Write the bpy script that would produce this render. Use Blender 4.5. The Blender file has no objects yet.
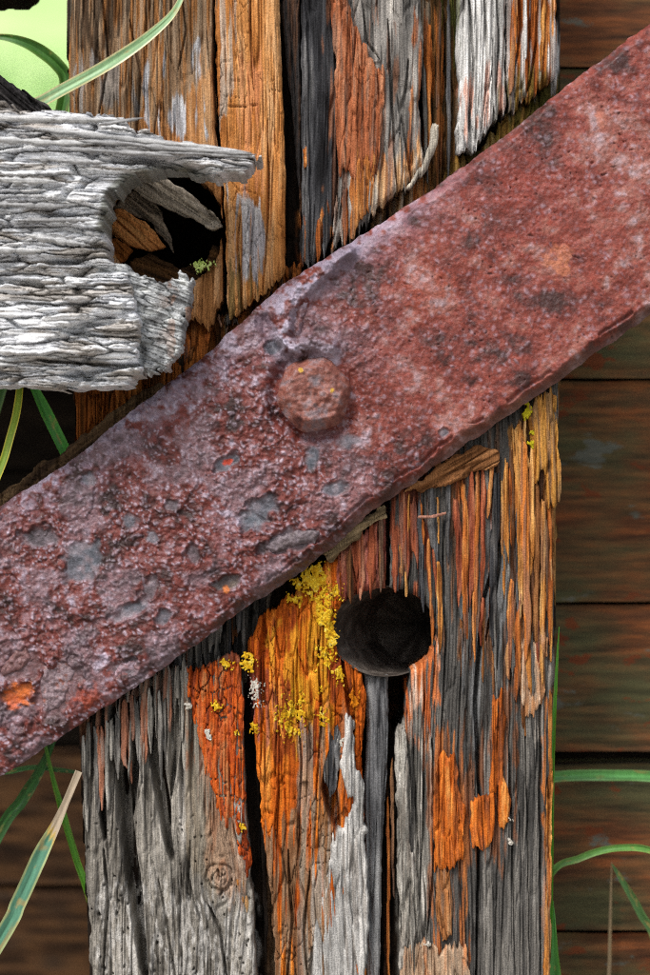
import bpy, math, random
import numpy as np
from mathutils import Vector

# ------------------------------------------------------------------ camera, world, sun
S = 0.0005            # metres per unit of the layout grid (half a millimetre)
D = 0.95              # camera to post face
ZC = 0.75             # camera height above the ground
CX, CY = 325.0, 487.5
sc = bpy.context.scene
COL = bpy.context.scene.collection

cam_d = bpy.data.cameras.new('camera')
cam = bpy.data.objects.new('camera', cam_d)
COL.objects.link(cam)
cam.location = (0, -D, ZC)
cam.rotation_euler = (math.radians(90), 0, 0)
cam_d.sensor_fit = 'VERTICAL'
cam_d.sensor_height = 36.0
cam_d.lens = 36.0 * D / (975 * S)
cam_d.clip_start = 0.01
cam_d.clip_end = 500
cam_d.dof.use_dof = True
cam_d.dof.focus_distance = D - 0.006
cam_d.dof.aperture_fstop = 5.0
sc.camera = cam

world = bpy.data.worlds.new('World')
sc.world = world
world.use_nodes = True
wn = world.node_tree.nodes
wl = world.node_tree.links
bg = wn['Background']
sky = wn.new('ShaderNodeTexSky')
sky.sky_type = 'NISHITA'
sky.sun_disc = False
SUN_DIR = Vector((-0.52, -0.80, 1.12)).normalized()     # towards the sun: behind the camera, upper left
sky.sun_elevation = math.asin(SUN_DIR.z)
sky.sun_rotation = math.atan2(SUN_DIR.x, SUN_DIR.y)
sky.air_density = 1.0
sky.dust_density = 3.0
sky.ozone_density = 1.0
hs = wn.new('ShaderNodeHueSaturation')          # thin overcast: the sky's blue is veiled
hs.inputs['Saturation'].default_value = 0.45
wl.new(sky.outputs[0], hs.inputs['Color'])
wl.new(hs.outputs[0], bg.inputs[0])
bg.inputs[1].default_value = 0.13

sun_d = bpy.data.lights.new('sun', 'SUN')
sun_d.energy = 2.1
sun_d.angle = math.radians(22)
sun_d.color = (1.0, 0.97, 0.94)
sun = bpy.data.objects.new('sun', sun_d)
COL.objects.link(sun)
sun.rotation_euler = (-SUN_DIR).to_track_quat('-Z', 'Y').to_euler()
sun.location = (-2, -3, 5)

sc.view_settings.view_transform = 'Standard'
sc.view_settings.look = 'None'
sc.view_settings.gamma = 1.0
sc.view_settings.exposure = 0.6
sc.view_settings.use_curve_mapping = False
sc.cycles.use_denoising = False
sc.cycles.filter_width = 1.1
sc.cycles.max_bounces = 6

# ------------------------------------------------------------------ noise tools
def _h(ix, iy, s):
    n = (ix.astype(np.int64) * 374761393 + iy.astype(np.int64) * 668265263 + int(s) * 2147483647 + 1013904223) & 0xFFFFFFFF
    n = ((n ^ (n >> 13)) * 1274126177) & 0xFFFFFFFF
    n = ((n ^ (n >> 16)) * 2246822519) & 0xFFFFFFFF
    n = n ^ (n >> 15)
    return (n & 0xFFFFFF) / 16777216.0

def vn(x, y, s=0):
    x = np.asarray(x, float); y = np.asarray(y, float)
    fx = np.floor(x); fy = np.floor(y)
    ix = fx.astype(np.int64); iy = fy.astype(np.int64)
    tx = x - fx; ty = y - fy
    tx = tx * tx * (3 - 2 * tx); ty = ty * ty * (3 - 2 * ty)
    a = _h(ix, iy, s); b = _h(ix + 1, iy, s); c = _h(ix, iy + 1, s); d = _h(ix + 1, iy + 1, s)
    return (a + (b - a) * tx) * (1 - ty) + (c + (d - c) * tx) * ty

def fbm(x, y, s=0, o=4, g=0.5):
    r = 0; a = 1; t = 0
    for k in range(o):
        r = r + a * vn(x * 2 ** k + 17.3 * k, y * 2 ** k + 9.1 * k, s + k * 7)
        t += a; a *= g
    return r / t

def worley(x, y, s=0):
    fx = np.floor(x).astype(np.int64); fy = np.floor(y).astype(np.int64)
    f1 = np.full(x.shape, 9.0); f2 = np.full(x.shape, 9.0); cid = np.zeros(x.shape)
    for dx in (-1, 0, 1):
        for dy in (-1, 0, 1):
            gx = fx + dx; gy = fy + dy
            d = np.hypot(gx + 0.1 + 0.8 * _h(gx, gy, s) - x, gy + 0.1 + 0.8 * _h(gx, gy, s + 31) - y)
            m = d < f1
            f2 = np.where(m, f1, np.minimum(f2, d))
            cid = np.where(m, _h(gx, gy, s + 77), cid)
            f1 = np.where(m, d, f1)
    return f1, f2, cid

def sst(a, b, x):
    t = np.clip((x - a) / (b - a), 0, 1)
    return t * t * (3 - 2 * t)

def lin(c):
    c = np.asarray(c, float) / 255.0
    return np.where(c <= 0.04045, c / 12.92, ((c + 0.055) / 1.055) ** 2.4)

def pip(poly, x, y):
    r = np.zeros(x.shape, bool)
    n = len(poly)
    for i in range(n):
        x0, y0 = poly[i]; x1, y1 = poly[(i + 1) % n]
        if y0 == y1: continue
        c = ((y0 > y) != (y1 > y)) & (x < (x1 - x0) * (y - y0) / (y1 - y0) + x0)
        r ^= c
    return r

def seg_dist(pts, x, y):
    """distance to a polyline and the 0..1 position along it"""
    d = np.full(x.shape, 1e9); t = np.zeros(x.shape)
    n = len(pts) - 1
    for i in range(n):
        x0, y0 = pts[i][:2]; x1, y1 = pts[i + 1][:2]
        ex, ey = x1 - x0, y1 - y0
        k = np.clip(((x - x0) * ex + (y - y0) * ey) / (ex * ex + ey * ey), 0, 1)
        q = np.hypot(x - x0 - k * ex, y - y0 - k * ey)
        m = q < d
        t = np.where(m, (i + k) / n, t); d = np.where(m, q, d)
    return d, t

def blur(a, n=1):
    for _ in range(n):
        p = np.pad(a, 1, mode='edge')
        a = (p[:-2, 1:-1] + p[2:, 1:-1] + p[1:-1, :-2] + p[1:-1, 2:] + 2 * p[1:-1, 1:-1]) / 6
    return a

def ramp(t, cols):
    """piecewise linear palette, t in 0..1"""
    cs = np.array([lin(c) for c in cols])
    n = len(cs) - 1
    q = np.clip(t, 0, 0.9999) * n
    i = q.astype(int); f = (q - i)[..., None]
    return cs[i] * (1 - f) + cs[i + 1] * f

def eq(n):
    """stretch fbm-like noise so that it fills 0..1"""
    return np.clip((n - 0.5) * 1.9 + 0.5, 0, 1)

# ------------------------------------------------------------------ materials
def new_mat(name):
    m = bpy.data.materials.new(name); m.use_nodes = True
    nt = m.node_tree
    return m, nt, nt.nodes['Principled BSDF']

def surf_mat(name, scale, rough=(0.6, 0.95), bump=0.35, bdist=0.0006, spec=0.3, var=(0.75, 1.25), nscale=600, fine=(1, 1, 1), fvar=(0.7, 1.3), fscale=1800, grit=None):
    """attribute pigment + two sizes of fine grain relief; scale stretches the grain along one axis"""
    m, nt, p = new_mat(name)
    N, L = nt.nodes, nt.links
    at = N.new('ShaderNodeAttribute'); at.attribute_name = 'col'
    tc = N.new('ShaderNodeTexCoord')
    def noise(sc_, vec, det, rg=0.65):
        mp = N.new('ShaderNodeMapping'); mp.inputs['Scale'].default_value = vec
        L.new(tc.outputs['Object'], mp.inputs[0])
        n = N.new('ShaderNodeTexNoise'); n.inputs['Scale'].default_value = sc_; n.inputs['Detail'].default_value = det
        n.inputs['Roughness'].default_value = rg
        L.new(mp.outputs[0], n.inputs['Vector'])
        return n
    def rng(src, lo, hi, a=0.3, b=0.7):
        mr = N.new('ShaderNodeMapRange'); mr.inputs[1].default_value = a; mr.inputs[2].default_value = b
        mr.inputs[3].default_value = lo; mr.inputs[4].default_value = hi
        L.new(src.outputs[0], mr.inputs[0]); return mr
    n1 = noise(nscale, scale, 5); n2 = noise(fscale, fine, 3); n3 = noise(nscale * 0.4, scale, 3)
    k = N.new('ShaderNodeMath'); k.operation = 'MULTIPLY'
    L.new(rng(n1, *var).outputs[0], k.inputs[0]); L.new(rng(n2, *fvar).outputs[0], k.inputs[1])
    if grit:
        g = noise(1300, (1, 1, 1), 2, 0.7)
        k2 = N.new('ShaderNodeMath'); k2.operation = 'MULTIPLY'
        L.new(k.outputs[0], k2.inputs[0]); L.new(rng(g, *grit).outputs[0], k2.inputs[1]); k = k2
    mx = N.new('ShaderNodeMix'); mx.data_type = 'RGBA'; mx.blend_type = 'MULTIPLY'; mx.inputs[0].default_value = 1
    L.new(at.outputs['Color'], mx.inputs[6]); L.new(k.outputs[0], mx.inputs[7])
    L.new(mx.outputs[2], p.inputs['Base Color'])
    L.new(rng(n3, *rough).outputs[0], p.inputs['Roughness'])
    ad = N.new('ShaderNodeMath'); ad.operation = 'MULTIPLY_ADD'; ad.inputs[1].default_value = 0.5
    L.new(n2.outputs[0], ad.inputs[0]); L.new(n1.outputs[0], ad.inputs[2])
    if grit:
        a2 = N.new('ShaderNodeMath'); a2.operation = 'MULTIPLY_ADD'; a2.inputs[1].default_value = 0.6
        L.new(g.outputs[0], a2.inputs[0]); L.new(ad.outputs[0], a2.inputs[2]); ad = a2
    bp = N.new('ShaderNodeBump'); bp.inputs['Strength'].default_value = bump; bp.inputs['Distance'].default_value = bdist
    L.new(ad.outputs[0], bp.inputs['Height']); L.new(bp.outputs[0], p.inputs['Normal'])
    p.inputs['Specular IOR Level'].default_value = spec
    return m

M_WOOD = surf_mat('weathered_wood_upright', (1, 1, 0.05), grit=(0.72, 1.26), rough=(0.85, 1.0), bump=0.9, bdist=0.0008, spec=0.08, var=(0.74, 1.2), nscale=800, fine=(1, 1, 0.035), fvar=(0.66, 1.26), fscale=1500)
M_RAIL = surf_mat('weathered_wood_level', (0.06, 1, 1), grit=(0.8, 1.18), rough=(0.85, 1.0), bump=0.8, bdist=0.0008, spec=0.08, var=(0.78, 1.15), nscale=700, fine=(0.04, 1, 1), fvar=(0.55, 1.3), fscale=1400)
M_RUST = surf_mat('rusty_iron', (1, 1, 1), rough=(0.38, 0.8), bump=0.7, bdist=0.0006, spec=0.5, var=(0.7, 1.3), nscale=480, fvar=(0.75, 1.25), fscale=1500)
M_LICH = surf_mat('lichen', (1, 1, 1), rough=(0.85, 1.0), bump=0.8, spec=0.1, nscale=900)
M_GRASS = surf_mat('grass_blade', (1, 1, 0.1), rough=(0.35, 0.5), bump=0.15, spec=0.4, var=(0.85, 1.15), nscale=400, fvar=(0.9, 1.1))
_p = M_GRASS.node_tree.nodes['Principled BSDF']
_p.inputs['Subsurface Weight'].default_value = 0.0

# ------------------------------------------------------------------ object helpers
def root(name, label, cat, loc, group=None):
    o = bpy.data.objects.new(name, None); COL.objects.link(o)
    o.location = loc; o.empty_display_size = 0.05
    o['label'] = label; o['category'] = cat
    if group: o['group'] = group
    return o

def link_mesh(name, verts, faces_q, cols, mat, parent=None, smooth=True, tris=None):
    me = bpy.data.meshes.new(name)
    verts = np.asarray(verts, np.float64)
    off = np.array(parent.location) if parent is not None else np.zeros(3)
    par = parent
    while par is not None and par.parent is not None:
        par = par.parent; off = off + np.array(par.location)
    v = (verts - off).astype(np.float32)
    fq = np.asarray(faces_q, np.int32).reshape(-1, 4)
    me.vertices.add(len(v)); me.vertices.foreach_set('co', v.ravel())
    nl = fq.size; nf = len(fq)
    tq = np.zeros((0, 3), np.int32) if tris is None else np.asarray(tris, np.int32).reshape(-1, 3)
    me.loops.add(nl + tq.size); me.polygons.add(nf + len(tq))
    me.loops.foreach_set('vertex_index', np.concatenate([fq.ravel(), tq.ravel()]))
    me.polygons.foreach_set('loop_start', np.concatenate([np.arange(nf) * 4, nl + np.arange(len(tq)) * 3]).astype(np.int32))
    if smooth: me.polygons.foreach_set('use_smooth', np.ones(nf + len(tq), bool))
    me.update(calc_edges=True); me.validate()
    a = me.attributes.new('col', 'FLOAT_COLOR', 'POINT')
    c4 = np.ones((len(v), 4), np.float32); c4[:, :3] = np.clip(cols, 0.002, 0.9)
    a.data.foreach_set('color', c4.ravel())
    me.materials.append(mat)
    o = bpy.data.objects.new(name, me); COL.objects.link(o)
    if parent is not None: o.parent = parent
    return o

def place(px, py, h, h0):
    """layout grid -> world; h0 is the plane the object is laid out on, h the relief towards the viewer"""
    f = (D - h0 * S) / D
    return np.stack([(px - CX) * S * f, -h * S, ZC + (CY - py) * S * f], -1)

def erode_dist(m, n):
    d = np.zeros(m.shape); cur = m.copy()
    for k in range(n):
        d += cur
        p = np.pad(cur, 1)
        if k % 2: cur = p[:-2, 1:-1] & p[2:, 1:-1] & p[1:-1, :-2] & p[1:-1, 2:] & cur
        else: cur = (p[:-2, 1:-1] & p[2:, 1:-1] & p[1:-1, :-2] & p[1:-1, 2:] & p[:-2, :-2] & p[2:, 2:] & p[:-2, 2:] & p[2:, :-2] & cur)
    return d

def piece(name, parent, poly, h0, hf, cf, mat, depth=40, step=1.0, rag=(2.0, 8.0), fib=(2.6, 120), cut=(), drop=(5, 6), seed=0, smooth=True, maskf=None):
    """a solid slab: ragged outline, relief hf(X,Y), pigment cf(X,Y), side walls going back by depth"""
    pa = np.array(poly, float)
    x0, y0 = pa.min(0) - max(rag) - 3; x1, y1 = pa.max(0) + max(rag) + 3
    stx, sty = step if isinstance(step, tuple) else (step, step)
    xs = np.arange(x0, x1 + stx, stx); ys = np.arange(y0, y1 + sty, sty)
    X, Y = np.meshgrid(xs, ys)
    cxg, cyg = X[:-1, :-1] + stx / 2, Y[:-1, :-1] + sty / 2
    wx = cxg + rag[0] * 2 * (fbm(cxg / 9, cyg / 16, seed + 3, 3) - 0.5) * 1.6
    wy = cyg + rag[1] * 2 * (fbm(cxg / fib[0], cyg / fib[1], seed + 5, 2) - 0.5) * 1.5
    M = pip(poly, wx, wy)
    for (ex, ey, rx, ry) in cut:
        q = np.hypot((cxg - ex) / rx, (cyg - ey) / ry) + 0.10 * (fbm(cxg / 5, cyg / 12, 91, 3) - 0.5)
        M &= q > 1
    if maskf is not None: M &= maskf(cxg, cyg)
    if M.sum() < 4: return None
    d = erode_dist(M, drop[1])
    dv = np.zeros(X.shape); cnt = np.zeros(X.shape)
    for a in (0, 1):
        for b in (0, 1):
            dv[a:a + M.shape[0], b:b + M.shape[1]] += d; cnt[a:a + M.shape[0], b:b + M.shape[1]] += 1
    dv = dv / cnt
    t = 1 - np.clip(dv / drop[1], 0, 1)
    H = h0 + hf(X, Y) - drop[0] * t ** 2
    C = cf(X, Y)
    used = np.zeros(X.shape, bool)
    for a in (0, 1):
        for b in (0, 1):
            used[a:a + M.shape[0], b:b + M.shape[1]] |= M
    idx = np.full(X.shape, -1, np.int64); n = used.sum(); idx[used] = np.arange(n)
    PX = X[used].copy(); PY = Y[used].copy(); PH = H[used]; PC = C[used]
    v00 = idx[:-1, :-1][M]; v01 = idx[:-1, 1:][M]; v10 = idx[1:, :-1][M]; v11 = idx[1:, 1:][M]
    F = np.stack([v00, v10, v11, v01], -1)
    Mp = np.pad(M, 1)
    E = []
    i, j = np.nonzero(M & ~Mp[:-2, 1:-1]); E.append(np.stack([idx[i, j + 1], idx[i, j]], -1))
    i, j = np.nonzero(M & ~Mp[2:, 1:-1]); E.append(np.stack([idx[i + 1, j], idx[i + 1, j + 1]], -1))
    i, j = np.nonzero(M & ~Mp[1:-1, :-2]); E.append(np.stack([idx[i, j], idx[i + 1, j]], -1))
    i, j = np.nonzero(M & ~Mp[1:-1, 2:]); E.append(np.stack([idx[i + 1, j + 1], idx[i, j + 1]], -1))
    E = np.concatenate(E)
    for _ in range(2):        # take the stair steps off the outline
        sx = np.zeros(n); sy = np.zeros(n); c = np.zeros(n)
        for a, b in ((0, 1), (1, 0)):
            np.add.at(sx, E[:, a], PX[E[:, b]]); np.add.at(sy, E[:, a], PY[E[:, b]]); np.add.at(c, E[:, a], 1)
        m = c > 0
        PX[m] = 0.45 * PX[m] + 0.55 * sx[m] / c[m]; PY[m] = 0.45 * PY[m] + 0.55 * sy[m] / c[m]
    bu = np.unique(E); nb = len(bu); inv = np.full(n, -1, np.int64); inv[bu] = np.arange(nb)
    V = place(PX, PY, PH, h0)
    Vt = V[bu]; Vb = Vt.copy(); Vb[:, 1] = -(h0 - depth) * S
    Vall = np.concatenate([V, Vt, Vb]); Call = np.concatenate([PC, PC[bu], PC[bu]])
    ea = n + inv[E[:, 0]]; eb = n + inv[E[:, 1]]
    SK = np.stack([eb, ea, ea + nb, eb + nb], -1)
    return link_mesh(name, Vall, np.concatenate([F, SK]), Call, mat, parent, smooth)

def strip_mesh(name, parent, pts, width, thick, cf, mat, h0, nseg=14, seed=0, rough=0.25, tip=(0.15, 0.05)):
    """a splinter: a faceted sliver along a polyline of (x, y, h)"""
    rnd = random.Random(seed)
    pts = np.array(pts, float)
    t = np.linspace(0, len(pts) - 1, nseg)
    i = np.clip(t.astype(int), 0, len(pts) - 2); f = (t - i)[:, None]
    c = pts[i] * (1 - f) + pts[i + 1] * f
    tan = np.gradient(c, axis=0); tan /= np.linalg.norm(tan[:, :2], axis=1)[:, None] + 1e-9
    nx, ny = -tan[:, 1], tan[:, 0]
    V = []; C = []
    sec = [(-1, -0.6), (-0.75, 0.55), (-0.1, 1.0), (0.6, 0.7), (1, -0.5)]
    jit = [rnd.uniform(0.7, 1.3) for _ in sec]
    for k in range(nseg):
        s = k / (nseg - 1)
        w = width * (min(1, tip[0] + s * 5) if s < 0.3 else min(1, tip[1] + (1 - s) * 4)) * (1 + rough * (rnd.random() - 0.5) * 2)
        for q, (a, b) in enumerate(sec):
            aa = a * w / 2 * jit[q] + rough * width * 0.3 * (rnd.random() - 0.5)
            V.append((c[k, 0] + nx[k] * aa, c[k, 1] + ny[k] * aa, c[k, 2] + b * thick * (0.6 + 0.4 * min(1, 4 * s, 4 * (1 - s)))))
            C.append(cf(s, a, rnd))
    V = np.array(V); C = np.array(C)
    m = len(sec); F = []
    for k in range(nseg - 1):
        for q in range(m):
            a = k * m + q; b = k * m + (q + 1) % m
            F.append((a, b, b + m, a + m))
    W = place(V[:, 0], V[:, 1], V[:, 2] + h0, h0)
    return link_mesh(name, W, F, C, mat, parent, smooth=False)

# ------------------------------------------------------------------ ground, hillside
def box_terrain():
    m, nt, p = new_mat('meadow_ground')
    N, L = nt.nodes, nt.links
    tc = N.new('ShaderNodeTexCoord')
    n1 = N.new('ShaderNodeTexNoise'); n1.inputs['Scale'].default_value = 0.9; n1.inputs['Detail'].default_value = 6
    L.new(tc.outputs['Object'], n1.inputs['Vector'])
    cr = N.new('ShaderNodeValToRGB'); e = cr.color_ramp.elements
    e[0].position = 0.3; e[0].color = (*lin((148, 184, 110)), 1); e[1].position = 0.7; e[1].color = (*lin((188, 208, 146)), 1)
    L.new(n1.outputs[0], cr.inputs[0])
    c2 = N.new('ShaderNodeValToRGB'); e = c2.color_ramp.elements      # unseen near ground, greyed to take the green out of its bounce light
    e[0].position = 0.35; e[0].color = (*lin((120, 114, 106)), 1); e[1].position = 0.65; e[1].color = (*lin((164, 158, 150)), 1)
    n2 = N.new('ShaderNodeTexNoise'); n2.inputs['Scale'].default_value = 40; n2.inputs['Detail'].default_value = 6
    L.new(tc.outputs['Object'], n2.inputs['Vector']); L.new(n2.outputs[0], c2.inputs[0])
    sx = N.new('ShaderNodeSeparateXYZ'); L.new(tc.outputs['Object'], sx.inputs[0])
    mr = N.new('ShaderNodeMapRange'); mr.inputs[1].default_value = 1.2; mr.inputs[2].default_value = 2.4; L.new(sx.outputs[1], mr.inputs[0])
    mx = N.new('ShaderNodeMix'); mx.data_type = 'RGBA'; L.new(mr.outputs[0], mx.inputs[0]); L.new(c2.outputs[0], mx.inputs[6]); L.new(cr.outputs[0], mx.inputs[7])
    L.new(mx.outputs[2], p.inputs['Base Color'])
    p.inputs['Roughness'].default_value = 0.95; p.inputs['Specular IOR Level'].default_value = 0.1
    # one sheet: level around the post, rising to a grassy slope behind
    xs = np.concatenate([np.linspace(-60, -3, 20), np.linspace(-2.5, 2.5, 21), np.linspace(3, 60, 20)])
    ys = np.concatenate([np.linspace(-25, -1.2, 16), np.linspace(-1, 1.6, 27), np.linspace(2, 12, 30), np.linspace(13, 80, 34)])
    X, Y = np.meshgrid(xs, ys)
    Z = 0.55 * sst(2.5, 9, Y) + np.maximum(0, Y - 5) * 0.34 + 0.25 * (fbm(X / 4, Y / 4, 5) - 0.5) * sst(1.5, 6, Y) + 0.02 * (fbm(X / 0.3, Y / 0.3, 8) - 0.5)
    V = np.stack([X, Y, Z], -1).reshape(-1, 3)
    w = len(xs)
    i, j = np.meshgrid(np.arange(len(ys) - 1), np.arange(w - 1), indexing='ij')
    a = (i * w + j).ravel()
    F = np.stack([a, a + 1, a + w + 1, a + w], -1)
    o = link_mesh('meadow_ground', V, F, np.full((len(V), 3), 0.1), m)
    o['kind'] = 'structure'
    # standing grass on the slope: nobody could count it
    rng = np.random.default_rng(4)
    n = 9000
    gy = 3 + 14 * rng.random(n) ** 1.4; gx = -0.28 * gy - 0.5 + 0.45 * gy * (rng.random(n) - 0.5)
    gz = 0.55 * sst(2.5, 9, gy) + np.maximum(0, gy - 5) * 0.34 + 0.25 * (fbm(gx / 4, gy / 4, 5) - 0.5) * sst(1.5, 6, gy) - 0.02
    hh = 0.18 + 0.3 * rng.random(n); ww = 0.006 + 0.008 * rng.random(n)
    an = rng.random(n) * 6.283; lx = 0.16 * (rng.random(n) - 0.5); ly = 0.16 * (rng.random(n) - 0.5)
    V = np.zeros((n, 5, 3)); ca, sa = np.cos(an), np.sin(an)
    for k, (t, wk) in enumerate(((0, 1), (0, -1), (0.55, 0.8), (0.55, -0.8))):
        V[:, k, 0] = gx + ca * ww * wk + lx * t * t; V[:, k, 1] = gy + sa * ww * wk + ly * t * t; V[:, k, 2] = gz + hh * t
    V[:, 4] = np.stack([gx + lx, gy + ly, gz + hh * 0.96], -1)
    b = np.arange(n) * 5
    C = np.repeat(ramp(rng.random(n), [(122, 168, 88), (160, 196, 124), (190, 212, 156)])[:, None], 5, 1)
    g = link_mesh('meadow_grass', V.reshape(-1, 3), np.stack([b, b + 1, b + 3, b + 2], -1), C.reshape(-1, 3), M_GRASS, None, True, np.stack([b + 2, b + 3, b + 4], -1))
    g['kind'] = 'stuff'; g['label'] = 'pale green meadow grass out of focus on the slope behind'; g['category'] = 'grass'
box_terrain()

# ------------------------------------------------------------------ the post
POST = root('timber_post', 'old upright timber post, orange and grey weathered wood with a round bored hole', 'post', (0, 0, 0))
HOLE = (385, 632, 53, 44)
HOLE2 = (166, 228, 57, 60)

def grain(X, Y, seed=0):
    """bent fibre coordinate across the grain"""
    u = X + 7 * (fbm(X / 90, Y / 260, 11, 2) - 0.5) * 2 + 1.0 * (fbm(X / 24, Y / 150, 12 + seed, 2) - 0.5) * 2
    # fibres swing round the knot
    dx, dy = X - 219, Y - 877
    r = np.hypot(dx, dy * 0.7)
    return u - np.sign(dx) * 10 * np.exp(-(r / 22) ** 2) * np.minimum(1, np.abs(dx) / 6) * (r > 1)

def wood(amp=1.0, cell=(6, 90), cellamp=2.0, crack=3.0, und=3.0, seed=0, flute=0.0, fw=7.0, blocks=0.0):
    def hf(X, Y):
        u = grain(X, Y, seed)
        h = und * (fbm(X / 45, Y / 130, seed + 1, 3) - 0.5) * 2
        sm = sst(0.38, 0.62, fbm(u / 26, Y / 110, seed + 95, 2))
        A = amp * (0.35 + 0.9 * sm)
        h = h + A * (0.9 * (vn(u / 6.5, Y / 220, seed + 2) - 0.5) + 0.9 * (vn(u / 2.2, Y / 120, seed + 3) - 0.5) + 1.2 * (vn(u / 1.15, Y / 60, seed + 4) - 0.5))
        for q, (fw_, fl_) in enumerate(((10, 190), (5, 120), (2.8, 70))):      # hairline checks
            nn = np.abs(vn(u / fw_, Y / fl_, seed + 80 + q) - 0.5) * fw_
            h = h - (amp if q == 0 else A) * (4.6 - 1.1 * q) * (1 - sst(0.0, 0.45, nn)) * sst(0.5, 0.66, vn(u / 16, Y / 60, seed + 85 + q))
        f1, f2, cid = worley(u / cell[0], (Y + 22 * (cellhash(u, cell[0], seed) - 0.5)) / cell[1], seed + 9)
        h = h + cellamp * (cid - 0.5) * 2 - crack * (1 - sst(0.0, 0.16, f2 - f1)) * sst(0.35, 0.6, vn(u / 9, Y / 50, seed + 21))
        if flute:
            q = np.abs(((u / fw + 1.3 * (fbm(u / 25, Y / 160, seed + 31, 2) - 0.5)) % 1) - 0.5) * 2
            h = h - flute * (1 - sst(0.0, 0.55, q)) * (0.3 + 0.7 * vn(u / 8, Y / 90, seed + 33))
        if blocks:
            g1, g2, _ = worley((X + 5 * (fbm(X / 9, Y / 9, seed + 53, 2) - 0.5)) / 13, (Y + 8 * (fbm(X / 9, Y / 9, seed + 54, 2) - 0.5)) / 16, seed + 51)
            h = h - blocks * (1 - sst(0.0, 0.07, g2 - g1)) * sst(0.45, 0.62, fbm(X / 22, Y / 26, seed + 52, 3))
        return h
    return hf

def cellhash(u, w, seed):
    return vn(np.floor(u / w), np.zeros_like(u), seed + 40)

def cracks(lst):
    """lst: (points, width, depth): tapering splits along the grain"""
    def f(X, Y):
        h = np.zeros(X.shape)
        for pts, w, dep in lst:
            pa = np.array(pts)
            if pa[:, 0].max() < X.min() - 10 or pa[:, 0].min() > X.max() + 10: continue
            wob = 1.4 * (fbm(X / 12, Y / 40, 61, 3) - 0.5) * 2
            d, t = seg_dist(pts, X + wob, Y)
            ww = w * np.sin(np.pi * np.clip(0.06 + 0.88 * t, 0, 1)) ** 0.6 + 0.15
            h -= dep * (1 - sst(ww * 0.35, ww * 0.75, d)) * np.minimum(1, ww / 1.2)
        return h
    return f

PAINTS = []
def stain(poly, cols, amt=1.0, streak=0.0, rag=(3, 14), seed=0, soft=1, ws=(3.2, 70)):
    PAINTS.append((poly, cols, amt, streak, rag, seed, soft, ws))

def post_col(pal, seed=0, cell=(5, 70), contrast=1.0):
    def cf(X, Y):
        u = grain(X, Y, seed)
        f1, f2, cid = worley(u / cell[0], Y / cell[1], seed + 9)
        t = 0.5 * eq(fbm(u / 17, Y / 80, seed + 61, 4)) + 0.18 * cid + 0.32 * eq(fbm(u / 3, Y / 60, seed + 62, 3))
        t = np.clip((t - 0.5) * 1.35 * contrast + 0.5, 0, 1)
        C = ramp(t, pal)
        for poly, cols, amt, streak, rag, sd, soft, ws in PAINTS:
            pa = np.array(poly)
            if pa[:, 0].max() + 20 < X.min() or pa[:, 0].min() - 20 > X.max() or pa[:, 1].max() + 30 < Y.min() or pa[:, 1].min() - 30 > Y.max(): continue
            wx = X + rag[0] * 3 * (fbm(X / 10, Y / 20, sd + 70, 3) - 0.5)
            wy = Y + rag[1] * 3 * (fbm(X / 2.6, Y / 130, sd + 71, 2) - 0.5)
            m = blur(pip(poly, wx, wy).astype(float), soft)
            if streak: m = m * sst(streak - 0.1, streak + 0.1, eq(fbm(u / ws[0], Y / ws[1], sd + 72, 3)))
            k = (m * amt)[..., None]
            C = C * (1 - k) + ramp(eq(fbm(u / 4, Y / 50, sd + 73, 3)), cols) * k
        return C
    return cf

SILVER = [(76, 73, 68), (124, 120, 112), (162, 157, 147), (200, 194, 184)]
GREY = [(48, 46, 44), (86, 84, 80), (122, 118, 112), (162, 157, 148)]
CHAR = [(26, 25, 26), (48, 48, 50), (74, 74, 76), (114, 113, 112)]
ORANGE = [(98, 52, 26), (150, 82, 38), (180, 106, 50), (200, 142, 84)]
VIVID = [(104, 52, 22), (166, 84, 32), (198, 106, 38), (210, 138, 68)]
RED = [(78, 38, 26), (122, 60, 40), (152, 84, 56), (180, 122, 92)]
TAN = [(112, 66, 30), (168, 108, 52), (200, 144, 78), (222, 180, 120)]
BROWN = [(46, 28, 18), (82, 50, 28), (120, 76, 42), (150, 104, 64)]
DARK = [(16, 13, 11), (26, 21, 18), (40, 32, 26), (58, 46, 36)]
WHITE = [(120, 116, 112), (170, 168, 164), (206, 204, 200), (232, 230, 226)]

# pigments with shapes of their own
# upper left block: grey weathered veil with dark soil, silver streaks
stain([(66, -20), (216, -20), (214, 60), (170, 120), (66, 150)], [(92, 78, 62), (128, 112, 92), (150, 136, 116)], 0.7, 0.42, seed=1, soft=2)
stain([(66, -20), (140, -20), (120, 30), (95, 60), (66, 50)], DARK, 0.75, 0.40, seed=2)
stain([(140, 60), (200, 45), (208, 140), (150, 135)], [(130, 130, 132), (170, 172, 176), (196, 198, 200)], 0.9, 0.62, seed=3, ws=(5.5, 60))
stain([(72, 60), (130, 60), (140, 110), (72, 110)], [(104, 102, 100), (146, 144, 140)], 0.7, 0.55, seed=4, ws=(5, 50))
stain([(218, -20), (236, -20), (236, 90), (220, 120)], [(150, 140, 128), (190, 180, 164)], 0.7, 0.5, seed=5)
stain([(228, 190), (262, 200), (268, 260), (250, 285), (228, 270)], [(128, 128, 130), (172, 172, 176), (205, 205, 205)], 0.9, 0.42, seed=6, ws=(5, 60))
stain([(224, 262), (262, 270), (240, 318), (224, 325)], [(84, 76, 44), (118, 100, 60)], 0.8, 0.45, seed=7)
stain([(236, 60), (262, 60), (270, 190), (240, 190)], [(200, 130, 90), (214, 150, 104)], 0.55, 0.45, seed=8)
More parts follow.
